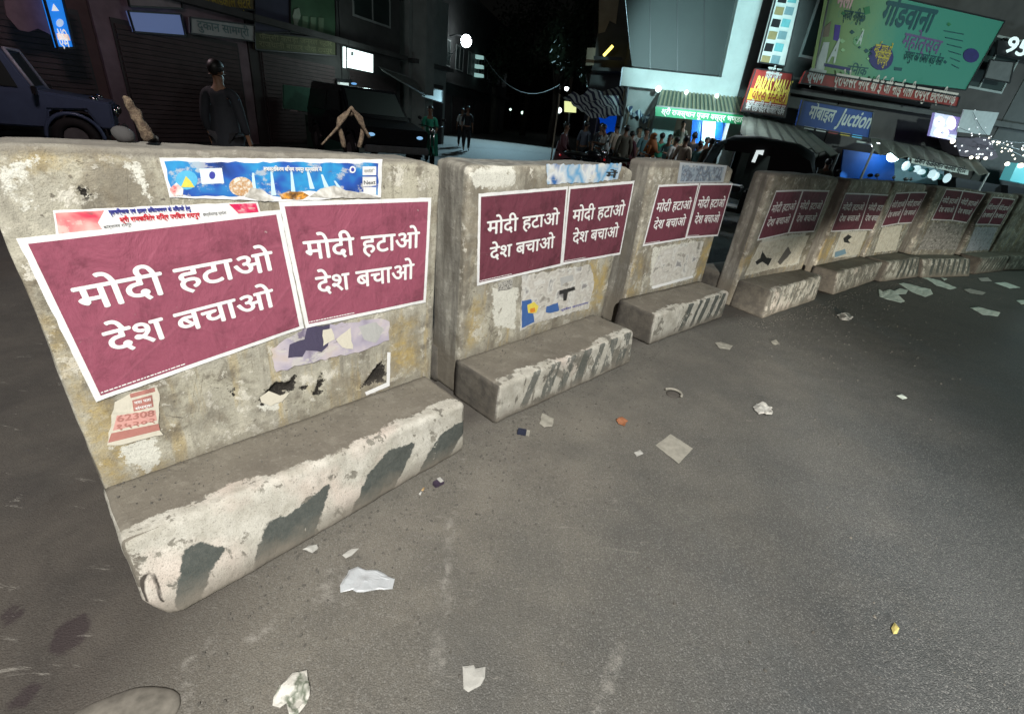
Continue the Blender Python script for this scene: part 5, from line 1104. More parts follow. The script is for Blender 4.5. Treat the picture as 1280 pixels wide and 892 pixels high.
def person(loc, yaw, pose, shirt, pants, label, scale=1.0, style='shirt', lean=0.0, group='people at the street stalls'):
    root = empty('person', loc, yaw, label, 'person', group); root.scale = (scale,) * 3
    key = (pose, style, round(lean, 2))
    if key not in _pp:
        sit = pose == 'sit'; dz = -.47 if sit else 0.0
        def J(x, y, z, r, k=1): return (x, y - lean * max(0, z - .9), z + dz, r, k)
        V = [J(0, 0, .93, .125, .8), J(0, 0, 1.08, .12, .8), J(0, .01, 1.26, .135, .75), J(0, .01, 1.40, .075), J(0, 0, 1.47, .052), J(0, -.012, 1.545, .072, 1.1), J(0, -.01, 1.625, .082, 1.1), J(0, 0, 1.69, .05, 1.1)]
        E_ = [(0, 1), (1, 2), (2, 3), (3, 4), (4, 5), (5, 6), (6, 7)]
        V += [J(0, -.10, 1.575, .012), J(.083, .01, 1.58, .014), J(-.083, .01, 1.58, .014)]; E_ += [(5, 8), (6, 9), (6, 10)]
        arms = {'stand': [(.225, .03, 1.10), (.235, -.05, .87)], 'reach': [(.23, -.12, 1.15), (.16, -.36, 1.18)], 'sit': [(.22, -.06, 1.12), (.15, -.26, .98)], 'wide': [(.33, .02, 1.16), (.40, -.10, .98)]}[pose if pose in ('stand', 'reach', 'sit', 'wide') else 'stand']
        sh = []; 
        for s in (1, -1):
            a = len(V); el, wr = arms
            V += [J(s * .165, .01, 1.365, .055), J(s * el[0], el[1], el[2], .043), J(s * wr[0], wr[1], wr[2], .029)]; sh.append(a)
            d = (Vector(wr) - Vector(el)).normalized(); pm = Vector(wr) + d * .05; V += [J(s * pm.x, pm.y, pm.z, .03, .55)]
            E_ += [(3, a), (a, a + 1), (a + 1, a + 2), (a + 2, a + 3)]
            up = Vector((0, 0, 1)).cross(d).normalized() if abs(d.z) < .9 else Vector((0, 1, 0)); bend = Vector((-.3, -.2, 0))
            for q, ln_ in ((-.030, .055), (-.011, .068), (.010, .064), (.029, .05)):
                b_ = len(V); k1 = pm + up * q + d * .035; k2 = k1 + (d + bend * .3).normalized() * ln_ * .5; k3 = k2 + (d + bend).normalized() * ln_ * .5
                V += [J(s * k.x, k.y, k.z, .0085) for k in (k1, k2, k3)]; E_ += [(a + 3, b_), (b_, b_ + 1), (b_ + 1, b_ + 2)]
            b_ = len(V); k1 = pm - up * .03 - d * .015; k2 = k1 - up * .022 + d * .028; V += [J(s * k1.x, k1.y, k1.z, .011), J(s * k2.x, k2.y, k2.z, .009)]; E_ += [(a + 3, b_), (b_, b_ + 1)]
        legs = []
        for s in (1, -1):
            a = len(V)
            if sit: V += [J(s * .10, -.02, .90, .085), (s * .13, -.44, .46, .058, 1), (s * .12, -.42, .09, .038, 1), (s * .12, -.56, .04, .034, .7)]
            else: V += [J(s * .095, 0, .86, .085), (s * .105, -.02, .48, .056, 1), (s * .11, .03, .09, .038, 1), (s * .12, -.13, .035, .034, .7)]
            E_ += [(0, a), (a, a + 1), (a + 1, a + 2), (a + 2, a + 3)]; legs.append(a)
        body = skinned('body', V, E_, SKIN, None); g = lambda k, r: (*V[k][:3], V[k][3] + r, V[k][4])
        sl = 2 if style != 'shirt' else 1
        SV = [g(0, .022), g(1, .022), g(2, .02), (*V[3][:3], .082, 1)]; SE = [(0, 1), (1, 2), (2, 3)]
        for a in sh:
            b_ = len(SV); SV += [g(a, .016), g(a + 1, .016)]; SE += [(3, b_), (b_, b_ + 1)]
            if sl == 2: m_ = Vector(V[a + 1][:3]).lerp(Vector(V[a + 2][:3]), .8); SV.append((*m_, .045, 1)); SE.append((b_ + 1, b_ + 2))
        shirt_o = skinned('shirt', SV, SE, shirt, None)
        TV = [(*V[0][:3], .138, .85)]; TE = []
        for a in legs: b_ = len(TV); TV += [g(a, .02), g(a + 1, .022), (*(Vector(V[a + 2][:3]) + Vector((0, 0, .02))), .058, 1)]; TE += [(0, b_), (b_, b_ + 1), (b_ + 1, b_ + 2)]
        tr = skinned('trousers', TV, TE, pants, None)
        hd = Vector(V[6][:3]); hm = MB().ball(hd + Vector((0, .014, .014)), (.089, .097, .093), 14, 9); hm = MBsel(hm, lambda v: v[2] > hd.z + .012 or v[1] > hd.y + .005)
        ey = [MB().ball(hd + Vector((s * .03, -.083, -.03)), .011, 6, 5) for s in (1, -1)]
        ext = []
        if style in ('kurta', 'shawl'):
            c = Vector(V[0][:3]); mb = MB(); n_ = 14; rings = []
            prof = [(.30, .15, .12), (.05, .165, .135), (-.2, .19, .16), (-.45, .22, .18)] if not sit else [(.30, .15, .12), (.05, .19, .16), (-.12, .30, .30), (-.42, .30, .34)]
            vs = []
            for (dz_, rx, ry) in prof:
                for q in range(n_): an = 2 * math.pi * q / n_; rr = 1 + .06 * math.sin(an * 5); vs.append((c.x + rx * math.cos(an) * rr, c.y - (.12 if sit and dz_ < 0 else 0) + ry * math.sin(an) * rr, c.z + dz_))
            mb.add(vs, [(r_ * n_ + q, r_ * n_ + (q + 1) % n_, (r_ + 1) * n_ + (q + 1) % n_, (r_ + 1) * n_ + q) for r_ in range(3) for q in range(n_)]); ext.append(('hem', mb))
        if style == 'shawl':
            mb = MB().ball(hd + Vector((0, .02, .0)), (.115, .12, .125), 14, 9); mb = MBsel(mb, lambda v: v[1] > hd.y - .05 or v[2] > hd.z + .05); ext.append(('head_scarf', mb))
            mb = MB().tube([hd + Vector((0, .03, -.05)), hd + Vector((0, .03, -.2)), hd + Vector((0, .02, -.42))], [.10, .17, .23], 12); ext.append(('shoulder_cloth', mb))
        _pp[key] = (body.data, shirt_o.data, tr.data, mb_raw(hm, 'hair'), [mb_raw(e, 'eye') for e in ey], [(n_, mb_raw(m_, n_)) for n_, m_ in ext])
        for o in (body, shirt_o, tr): bpy.data.objects.remove(o)
    bo, so, to, ho, eo, xo = _pp[key]
    def inst(nm, me, m):
        me = me.copy(); me.materials.clear(); me.materials.append(m); return link(nm, me, None, root, True)
    inst('body', bo, SKIN); inst('shirt', so, shirt); inst('trousers', to, pants); inst('hair', ho, HAIR)
    for e in eo: inst('eye', e, BLK)
    for nm, me in xo: inst(nm, me, shirt)
    return root
def MBsel(mb, fn):
    keep = [f for f in mb.f if all(fn(mb.v[i]) for i in f)]; u = sorted({i for f in keep for i in f}); mp = {a: b for b, a in enumerate(u)}
    r = MB(); r.v = [mb.v[i] for i in u]; r.f = [tuple(mp[i] for i in f) for f in keep]; return r
cl = lambda nm, c: paint(nm, c, .85, 0, .3, 12)
WS, CS, OL, DK, TE_, OR_, GR_, GB, MR = cl('white_cotton', (.55, .56, .54)), cl('cream_cotton', (.5, .42, .33)), cl('olive_cotton', (.10, .095, .07)), cl('black_cloth', (.018, .018, .022)), cl('teal_cotton', (.10, .22, .24)), cl('rust_orange_cloth', (.36, .12, .03)), cl('green_shirt', (.03, .32, .20)), cl('blue_grey_cotton', (.13, .15, .20)), cl('maroon_cloth', (.10, .03, .04))
def ppl(px, Y, yaw, pose, shirt, pants, label, sc=1.0, style='shirt', lean=0.0, z=0.0, **k):
    b = stand(px, Y); b.z = z; return person(b, R(yaw), pose, shirt, pants, label, sc, style, lean, **k)
ppl(706, 15.5, 70, 'sit', MR, DK, "person in dark maroon clothes sitting near the yellow square sign", 1.05, 'kurta', .1, z=.25)
ppl(764, 15.5, -80, 'reach', WS, DK, "man in a light grey shirt bending forward under the striped tarpaulin", .95, lean=.35)
ppl(752, 16.5, 20, 'stand', DK, DK, "dark haired man in black behind the bending man", .97)
ppl(783, 15.0, 190, 'stand', OL, OL, "person in an olive kurta seen from behind, right of the bending man", .98, 'kurta')
ppl(799, 18.0, 30, 'stand', WS, DK, "person in a white shirt between the striped tarpaulin and the teal pillar", 1.0)
ppl(818, 14.2, 60, 'stand', OR_, OR_, "woman wrapped in a rust orange shawl in front of the teal pillar", .9, 'shawl')
ppl(838, 15.2, -50, 'reach', TE_, DK, "person in a teal shirt reaching over the shop counter", .92)
ppl(850, 18.4, 0, 'stand', OL, DK, "shopkeeper in dark clothes standing inside the lit green shop", 1.0, z=.35)
ppl(847, 14.6, 200, 'stand', WS, DK, "customer in a white shirt in front of the lit green shop, seen from behind", .9)
ppl(858, 14.0, 160, 'stand', CS, DK, "customer in a cream shirt and black vest before the blue curtain", .93)
ppl(867, 15.4, 175, 'stand', DK, DK, "taller dark haired man in black before the blue curtain", 1.0)
ppl(877, 14.3, 120, 'stand', TE_, DK, "small person in blue grey clothes beside the bright tube in the curtain", .88)
ppl(890, 13.6, 185, 'stand', OL, OL, "person in dark brown kurta near the black auto rickshaw", .94, 'kurta')
ppl(733, 16.8, 150, 'stand', GB, DK, "person in blue grey at the left end of the crowd, behind the black motorcycle", .97)
ppl(771, 17.0, 210, 'stand', CS, DK, "person in a cream shirt farther back under the striped tarpaulin", 1.0)
ppl(791, 15.8, 140, 'stand', MR, MR, "woman in a dark maroon sari under the hung striped cloth", .9, 'kurta')
ppl(808, 16.5, 20, 'stand', TE_, DK, "person in teal between the white shirted man and the orange shawl", .98)
ppl(828, 15.6, 170, 'stand', GR_, DK, "person in a green shirt just right of the orange shawl, seen from behind", .93)
ppl(884, 15.2, -20, 'stand', WS, DK, "person in a white shirt at the right edge of the lit shop front", .95)
ppl(1014, 12.5, 200, 'stand', GB, DK, "person in grey standing under the canvas awning behind the fourth barrier", .88)
ppl(1038, 12.2, 150, 'stand', OL, DK, "person in dark clothes left of the blue stall, head above the barrier", .86)
ppl(274, 6.3, 185, 'stand', cl('dim_slate_cotton', (.010,.012,.018)), DK, "person in a blue grey shirt standing close behind the nearest barrier, seen from behind", 1.0, 'kurta', lean=-.05)
ppl(585, 22, 20, 'stand', DK, DK, "dark clothed pedestrian walking at the road mouth", 1.0, group='people on the road')
ppl(578, 24, 10, 'stand', WS, DK, "pedestrian in a white shirt beside the dark one at the road mouth", .95, group='people on the road')

# ------------------------------------------------------------------ two-wheelers, rickshaw, jeep, car
RUB = paint('tyre_rubber', (.015, .015, .015), .85); CHR = paint('chrome', (.55, .55, .55), .18, 1.0, .1, 5); SEATM = paint('black_vinyl', (.02, .02, .02), .45)
def bike(loc, rz, body, label, scooter=False):
    T = Thing('motor_scooter' if scooter else 'motorcycle', loc, label, 'two-wheeler', 'two-wheelers on the street', rz); W = Matrix.Translation(Vector(loc)) @ Matrix.Rotation(rz, 4, 'Z')
    def part(nm, mb, m, par=None, sm=True): o = mb.build(nm, m, par or T.e, sm); return o
    r = .23 if scooter else .30
    for x in (.62, -.62):
        wh = part('wheel', MB().ring((x, 0, r), r - .05, .05, 'y', 22, 8), RUB); part('rim', MB().ring((x, 0, r), r - .11, .015, 'y', 20, 5), CHR, wh)
        sp = MB()
        for k in range(8): a = k * math.pi / 4; sp.tube([(x, 0, r), (x + (r - .1) * math.cos(a), 0, r + (r - .1) * math.sin(a))], .005, 4)
        part('spokes', sp, CHR, wh)
        fd = MB().ring((x, 0, r), r + .03, .03, 'y', 12, 6, .3, 2.6); part('mudguard', fd, body)
    part('fork', MB().tube([(.62, .05, r), (.46, .05, .85), (.40, .05, 1.0)], .022, 8), CHR); part('fork', MB().tube([(.62, -.05, r), (.46, -.05, .85), (.40, -.05, 1.0)], .022, 8), CHR)
    part('handlebar', MB().tube([(.28, .36, 1.04), (.36, .2, 1.03), (.40, 0, 1.0), (.36, -.2, 1.03), (.28, -.36, 1.04)], .014, 8), BLK)
    part('headlight', MB().ball((.52, 0, .9), (.07, .09, .09), 12, 8), CHR)
    for s in (1, -1): mr = part('mirror', MB().ball((.36, s * .34, 1.22), (.015, .065, .045), 10, 6), BLK); part('mirror_stem', MB().tube([(.34, s * .24, 1.04), (.36, s * .34, 1.2)], .007, 5), BLK, mr)
    if scooter:
        part('leg_shield', MB().box((.42, 0, .55), (.08, .4, .6), top=(.7, .8)), body, None, False); part('floor_board', MB().box((.12, 0, .28), (.5, .32, .06)), body, None, False)
        part('rear_body', MB().ball((-.45, 0, .52), (.42, .19, .22), 14, 9), body); part('seat', MB().ball((-.35, 0, .76), (.40, .15, .07), 14, 8), SEATM)
    else:
        part('fuel_tank', MB().ball((.12, 0, .80), (.27, .15, .13), 14, 9), body); part('seat', MB().ball((-.38, 0, .80), (.40, .14, .06), 14, 8), SEATM)
        part('engine', MB().box((.02, 0, .42), (.34, .26, .30), top=(.7, .8)), IRN, None, False); part('frame', MB().tube([(.44, 0, .88), (.1, 0, .66), (-.3, 0, .66), (-.62, 0, .3)], .025, 8), BLK); part('side_panel', MB().ball((-.3, 0, .6), (.18, .12, .12), 10, 7), body); part('exhaust', MB().tube([(.1, -.14, .3), (-.3, -.16, .26), (-.8, -.16, .36)], [.02, .035, .04], 8), CHR)
    part('tail_light', MB().ball((-.86, 0, .72), (.03, .06, .03), 8, 6), glow('red_tail', (.8, .02, .02), .25, (.5, .01, .01))); return T
GPN = paint('green_gloss', (.03, .30, .20), .3); BPN = paint('black_gloss', (.012, .012, .015), .25); RPN = paint('dark_red_gloss', (.15, .01, .012), .3)
b = stand(538, 15); bike(b, R(-70), GPN, "green motor scooter with its rider at the left of the road mouth", True)
ppl(538, 15.05, 8, 'sit', GR_, DK, "scooter rider in a bright green shirt and dark helmet like hair", .98, z=.32, group='people on the road')
bike(stand(742, 14.5), R(15), BPN, "black motorcycle parked below the blue tarpaulin")
bike(stand(800, 14.2), R(-25), RPN, "dark red motorcycle parked in front of the teal pillar")
for k, (px, Y, rz, lab) in enumerate(((1075, 12.6, 60, "black motorcycle parked before the blue backdrop, leftmost of the stall group"), (1128, 13.2, 75, "black motorcycle in the middle before the lit stall"), (1152, 13.6, 110, "black motorcycle at the right before the lit stall"))): bike(stand(px, Y) , R(rz), BPN, lab)
def car(loc, rz, prof, hw, roofw, m, label, name, cat, wheels, wr, glassq, lights=(), extra=None):
    T = Thing(name, loc, label, cat, None, rz); n_ = len(prof)
    hmax = max(p[1] for p in prof); vs = []
    wfun = lambda z: hw if z < 1.0 else hw + (roofw - hw) * min(1, (z - 1.0) / (hmax - 1.0))
    for s in (1, -1):
        for (x, z) in prof: vs.append((x, s * wfun(z), z))
    fs = [tuple(range(n_)), tuple(range(2 * n_ - 1, n_ - 1, -1))] + [(i, (i + 1) % n_, (i + 1) % n_ + n_, i + n_) for i in range(n_)]
    mb = MB(); mb.add(vs, fs); T_e = T.e
    me = mb.mesh('body'); bm = bmesh.new(); bm.from_mesh(me); bmesh.ops.triangulate(bm, faces=[f for f in bm.faces if len(f.verts) > 4]); bmesh.ops.bevel(bm, geom=[e for e in bm.edges if e.calc_face_angle(0) > .35], offset=.03, segments=2, affect='EDGES', clamp_overlap=True); bm.to_mesh(me); bm.free(); body = link('body', me, m, T_e)
    for x in wheels:
        for s in (1, -1):
            w_ = MB().ring((x, s * (hw - .02), wr), wr - .09, .09, 'y', 22, 8).build('wheel', RUB, T_e, True); MB().tube([(x, s * (hw - .08), wr), (x, s * (hw + .03), wr)], [wr * .55, wr * .5], 14).build('hub', IRN, w_)
            MB().ring((x, s * (hw + .005), wr), wr + .06, .035, 'y', 16, 6, -.1, math.pi + .1).build('wheel_arch', m, T_e, True)
    for nm, q in glassq:
        q = [Vector(p) for p in q]; nn = (q[1] - q[0]).cross(q[2] - q[0]).normalized(); c = sum(q, Vector()) / len(q)
        if nn.dot(c - Vector((0, 0, .8))) < 0: nn = -nn
        MB().prism([p + nn * .02 for p in q], -nn * .03).build(nm, DGL, T_e)
    for (nm, p, r_, mm) in lights: MB().ball(p, r_, 12, 8).build(nm, mm, T_e, True)
    for s in (1, -1): MB().box((.72 if len(wheels) == 2 else .5, s * (hw + .12), 1.12), (.06, .2, .14)).build('mirror', BLK, T_e, bevel=.015)
    for s in (1, -1): MB().box((.05, s * (hw + .012), .92), (.14, .025, .03)).build('door_handle', CHR, T_e)
    MB().box((prof_front(prof) + .06, 0, .5), (.12, hw * 2 - .06, .16)).build('bumper', IRN, T_e, bevel=.03)
    return T
def prof_front(p): return max(x for x, z in p)
# jeep at far left: windscreen frame, flat bonnet, arched wings
JB = paint('dark_blue_gloss', (.09, .13, .22), .3, .1, .15, 5)
jp = [(-1.9, .5), (-1.45, .5), (-1.4, .85), (-.8, .85), (-.7, .5), (.75, .5), (.82, .82), (1.35, .86), (1.5, .55), (1.72, .55), (1.75, 1.02), (.70, 1.12), (.42, 1.72), (-1.85, 1.78)]
jloc = Vector((-9.35, 8.5, 0))
J = car(jloc, R(37), jp, .72, .66, JB, "old dark blue jeep parked at the far left, its bonnet towards the road", 'jeep', 'jeep', (-1.1, 1.1), .36,
  [('windscreen', [(.66, -.58, 1.16), (.66, .58, 1.16), (.46, .56, 1.66), (.46, -.56, 1.66)]), ('side_window', [(.5, -.705, 1.14), (-.2, -.705, 1.14), (-.2, -.675, 1.62), (.36, -.675, 1.62)]), ('side_window', [(-.35, -.705, 1.14), (-1.6, -.705, 1.14), (-1.6, -.675, 1.62), (-.35, -.675, 1.62)])],
  [('headlight', (1.78, s * .5, .86), (.05, .1, .1), CHR) for s in (1, -1)] + [('side_lamp', (1.5, s * .62, 1.06), (.07, .05, .05), CHR) for s in (1, -1)])
MB().tube([(.72, -.66, 1.1), (.46, -.62, 1.72), (.46, .62, 1.72), (.72, .66, 1.1)], .03, 8).build('windscreen_frame', paint('pale_edge_highlight', (.4, .42, .5), .4), J.e, True); J.e.scale = (.92, .92, .92)  # frame coloured paler than the body to stand for bright edge highlights
bp = [(-2.1, .45), (-1.7, .45), (-1.6, .8), (-1.0, .8), (-.9, .45), (1.0, .45), (1.1, .8), (1.7, .8), (1.8, .45), (2.15, .5), (2.2, .95), (1.2, 1.12), (.55, 1.75), (-1.9, 1.8), (-2.15, 1.1)]
cl_ = stand(452, 13.8)
car(cl_, R(-50), bp, .85, .72, BPN, "black multi purpose car driving out from the left shops, blue glints on it", 'parked_car', 'car', (-1.3, 1.4), .36,
  [('windscreen', [(1.12, -.72, 1.18), (1.12, .72, 1.18), (.62, .66, 1.68), (.62, -.66, 1.68)])] + [('side_window', [(x0, s * .835, 1.15), (x1, s * .835, 1.15), (x1, s * .765, 1.62), (x0 - (.25 if x0 > .5 else 0), s * .765, 1.62)]) for s in (1, -1) for x0, x1 in ((.75, -.3), (-.42, -1.8))],
  [('headlight', (2.16, s * .62, .8), (.05, .10, .045), glow('blue_headlight', (.25, .55, .9), .8)) for s in (1, -1)] + [('roof_glint', (.3, -.3, 1.82), (.16, .05, .025), glow('blue_glint', (.15, .45, .9), .9))])  # roof glint is a small glowing blob in place of a reflection
# auto rickshaw: black soft top over a dark body
rl = stand(948, 10.6); RZ = R(150)
T = Thing('auto_rickshaw', rl, "black hooded auto rickshaw standing behind the gap of the third and fourth barriers", 'auto rickshaw', None, RZ)
def lp(nm, mb, m, sm=False, bv=0): return mb.build(nm, m, T.e, sm, bv)
hood = [(-1.25, .75), (-1.28, 1.3), (-1.15, 1.66), (-.8, 1.80), (0, 1.86), (.55, 1.82), (.85, 1.66)]
mb = MB(); vs = []; nn_ = 9
for (x, z) in hood:
    for k in range(nn_):
        t = k / (nn_ - 1) * 2 - 1; zz_ = z - (.16 * abs(t) ** 3 if z > 1.4 else 0); vs.append((x, .68 * t, zz_))
mb.add(vs, [(i * nn_ + k, i * nn_ + k + 1, (i + 1) * nn_ + k + 1, (i + 1) * nn_ + k) for i in range(len(hood) - 1) for k in range(nn_ - 1)])
for s in (1, -1): mb.add([(-1.25, s * .68, .75), (-1.28, s * .68, 1.3), (-1.15, s * .68, 1.5), (-.8, s * .68, 1.64), (-.35, s * .68, 1.68), (-.45, s * .68, .75)], [tuple(range(6))])
HOODM = paint('black_canvas', (.014, .015, .018), .8, 0, .3, 8); lp('hood', mb, HOODM, True)
lp('side_curtain', MB().box((.1, -.67, 1.6), (1.0, .02, .2)), HOODM); lp('side_curtain', MB().box((.1, .67, 1.6), (1.0, .02, .2)), HOODM)
lp('body_tub', MB().box((-.65, 0, .55), (1.25, 1.32, .5), top=(.96, 1)), BPN, bv=.05); lp('floor', MB().box((.35, 0, .32), (1.2, 1.1, .08)), BLK); lp('front_cowl', MB().box((1.05, 0, .72), (.34, .95, .75), top=(.5, .85)), BPN, bv=.06)
lp('windscreen_frame', MB().tube([(1.05, -.5, 1.05), (.85, -.55, 1.66), (.85, .55, 1.66), (1.05, .5, 1.05)], .025, 8), IRN, True); lp('windscreen', MB().prism([(1.04, -.48, 1.08), (1.04, .48, 1.08), (.87, .52, 1.62), (.87, -.52, 1.62)], (.012, 0, .004)), DGL)
lp('rear_window', MB().box((-1.31, 0, 1.28), (.02, .5, .22)), DGL); lp('bench_seat', MB().box((-.65, 0, .92), (.5, 1.1, .16)), SEATM, bv=.03); lp('driver_seat', MB().box((.25, 0, .75), (.35, .6, .14)), SEATM, bv=.03); lp('handlebar', MB().tube([(.75, -.3, 1.02), (.8, 0, .98), (.75, .3, 1.02)], .015, 6), BLK)
for (x, y) in ((-.75, .6), (-.75, -.6), (1.1, 0)): w_ = lp('wheel', MB().ring((x, y, .22), .16, .06, 'y', 18, 8), RUB, True); MB().tube([(x, y - .05, .22), (x, y + .05, .22)], .1, 10).build('hub', IRN, w_)
for s in (1, -1): lp('tail_light', MB().box((-1.30, s * .52, .82), (.04, .16, .06)), glow('red_strip', (1, .05, .12), 1.6, (.5, .01, .01)))
T.e.scale = (.88, .88, .93)
lp('headlight', MB().ball((1.24, 0, .9), (.05, .1, .1)), CHR, True)
lp('white_marking', MB().prism([(-.75, .70, 1.38), (-.45, .70, 1.38), (-.45, .70, 1.46), (-.68, .70, 1.46), (-.68, .70, 1.2), (-.75, .70, 1.16)], (0, -.012, 0)), glow('white_mark_glow', (.7, .8, .8), .8)) if False else None
inv = (Matrix.Translation(rl) @ Matrix.Rotation(RZ, 4, 'Z')).inverted(); mb = MB()
# pale hook-shaped marking on the hood's visible flank, its brightness put in as glow
def flank(px, py): return on_plane(px, py, Vector((rl.x, rl.y, 0)) + Vector((-math.sin(RZ), math.cos(RZ), 0)) * (.70), Vector((-math.sin(RZ), math.cos(RZ), 0)))
mb.prism([inv @ flank(*q) for q in ((948,180),(959,180),(957,187),(951,185),(946,197),(941,196))], (0, .012, 0)); lp('hook_marking', mb, glow('white_mark_glow', (.75, .85, .85), .9))

# ------------------------------------------------------------------ litter on the road
def zat(x, y): return 0.004 * noise.noise(Vector((x * .9, y * .9, 3))) + .0022 * noise.noise(Vector((x * 7, y * 7, 1)))
def litter(name, pxs, m, label, cat, amp=.008, lift=.004, seed=0, th=0.0012, crumple=1.0, group=None):
    w3 = [gnd(*q) for q in pxs]; c = sum(w3, Vector()) / len(w3); rs = random.Random(seed); root_z = zat(c.x, c.y)
    pts = jag([(p.x - c.x, p.y - c.y) for p in w3], amp * .35, .02, rs); mx = max(p.length for p in pts)
    n_ = max(2, min(7, int(mx / .012))); vs = []; fs = []; k_ = len(pts)
    for r_ in range(1, n_ + 1):
        for p in pts:
            q = p * (r_ / n_); z = root_z * 0 + lift + amp * crumple * (0.5 + noise.noise(Vector((q.x * 22 + seed, q.y * 22, seed)))) * (1 if r_ < n_ else .5) ; vs.append((q.x, q.y, max(.0015, z)))
    vs.append((0, 0, lift + amp * crumple * .6)); C_ = len(vs) - 1
    for r_ in range(n_ - 1):
        for i in range(k_): fs.append((r_ * k_ + i, r_ * k_ + (i + 1) % k_, (r_ + 1) * k_ + (i + 1) % k_, (r_ + 1) * k_ + i))
    fs += [(C_, (i + 1) % k_, i) for i in range(k_)]
    me = bpy.data.meshes.new(name); me.from_pydata(vs, [], fs); o = link(name, me, m); o.location = (c.x, c.y, root_z)
    bm = bmesh.new(); bm.from_mesh(me); bmesh.ops.recalc_face_normals(bm, faces=bm.faces); bm.to_mesh(me); bm.free()
    tag(o, label, cat, group); return o
PLAS = paint('crumpled_plastic', (.46, .48, .50), .35, 0, .15, 30); PAPW = paint('white_scrap_paper', (.44, .43, .40), .8, 0, .2, 30); PAPG = paint('dusty_paper', (.36, .34, .29), .85, 0, .3, 30); MINT = paint('mint_white_paper', (.72, .80, .73), .7, 0, .1, 20)
litter('plastic_scrap', [(426,742),(425,733),(437,713),(447,709),(458,713),(480,717),(493,725),(491,737),(468,738),(455,741),(440,738)], PLAS, "crumpled white plastic scrap on the dusty road before the nearest barrier", 'plastic scrap', .016, seed=1)
litter('torn_paper', [(340,883),(343,872),(350,858),(366,842),(384,838),(387,860),(384,880),(372,896),(362,896),(358,880),(350,885)], m_print('printed_scrap', [(.6,.58,.53),(.62,.6,.55),(.12,.14,.10),(.6,.58,.53),(.55,.53,.48)], 16, 3, .6), "torn white paper at the bottom edge, left of the small square one", 'paper scrap', .014, seed=2)
litter('torn_paper', [(578,834),(592,832),(594,836),(607,834),(606,848),(600,858),(592,862),(585,866),(579,862)], PAPW, "small ragged white paper near the bottom middle", 'paper scrap', .008, seed=3)
litter('cardboard_piece', [(819,557),(838,543),(866,561),(848,580)], PAPG, "flat grey square of cardboard on the open road", 'cardboard', .004, seed=4, crumple=.7)
litter('paper_scrap', [(940,510),(950,505),(965,512),(962,521),(948,519)], PAPW, "crumpled pale wrapper right of the cardboard square", 'paper scrap', .03, seed=5)
litter('paper_scrap', [(792,566),(800,563),(804,568),(796,571)], PAPW, "tiny white paper bit left of the cardboard square", 'paper scrap', .006, seed=6)
litter('paper_scrap', [(674,530),(678,517),(692,524),(690,534),(680,535)], PAPG, "thin dusty paper beside the second barrier's foot", 'paper scrap', .008, seed=7)
litter('orange_peel', [(770,527),(776,522),(785,527),(781,534),(773,531)], paint('orange_peel', (.33, .13, .06), .7, 0, .3, 30), "small orange peel on the road below the second barrier", 'fruit peel', .02, seed=8)
litter('paper_scrap', [(893,430),(900,428),(916,433),(912,438),(900,437)], PAPG, "pale scrap in front of the third barrier", 'paper scrap', .01, seed=9)
litter('paper_scrap', [(1046,394),(1056,391),(1067,397),(1060,402),(1050,400)], PAPW, "small whitish scrap in front of the fourth barrier", 'paper scrap', .02, seed=10)
litter('paper_scrap', [(963,427),(970,425),(974,430),(967,432)], PAPG, "tiny scrap below the fourth barrier's left end", 'paper scrap', .008, seed=11)
litter('paper_scrap', [(1120,495),(1127,493),(1134,498),(1128,500)], MINT, "tiny white fleck alone on the right half of the road", 'paper scrap', .006, seed=12)
litter('dry_leaf', [(1113,786),(1117,779),(1123,786),(1120,793),(1115,793)], paint('yellow_leaf', (.5, .42, .14), .7, 0, .3, 40), "small yellow dry leaf at the lower right of the road", 'leaf', .01, seed=13)
for k, q in enumerate(([(1098,362),(1100,366),(1112,362),(1118,364),(1131,377),(1126,379),(1106,374),(1099,371)], [(1113,366),(1124,361),(1135,363),(1132,368),(1118,369)], [(1123,355),(1130,354),(1150,359),(1163,362),(1166,368),(1156,372),(1140,366)], [(1152,347),(1160,347),(1175,351),(1196,360),(1188,362),(1170,357),(1160,350)], [(1176,347),(1184,349),(1180,351)], [(1204,362),(1212,361),(1232,366),(1228,369),(1212,367)], [(1212,385),(1222,384),(1250,391),(1247,396),(1228,394)], [(1222,348),(1234,347),(1240,352),(1226,352)], [(1242,354),(1256,353),(1276,360),(1262,361)], [(1270,376),(1284,375),(1288,380),(1276,381)])):
    litter('paper_sheet', q, MINT if k not in (5, 7) else PAPW, ["mint white paper with a raised corner, leftmost of the scattered sheets", "smaller pale sheet just behind the leftmost scattered sheet", "mint white jagged sheet, second big one from the left", "long mint white sheet in front of the seventh barrier", "tiny pale piece right behind the long sheet", "pale thin sheet right of the long one, on the open road", "isolated mint white sheet nearest to the viewer in the right group", "yellowish sheet close to the eighth barrier's foot", "dim pale sheet near the right edge behind the isolated one", "pale sheet cut off by the right picture edge"][k], 'paper sheet', .007, seed=20 + k, group='papers scattered by the far barriers')
litter('paper_scrap', [(378,688),(386,683),(396,681),(398,686),(390,692)], PAPW, "small cream chip under the nearest barrier's second black stripe", 'paper scrap', .012, seed=40)
litter('paper_scrap', [(428,694),(440,686),(449,685),(440,694),(432,698)], PAPW, "narrow white chip above the crumpled plastic scrap", 'paper scrap', .006, seed=41)
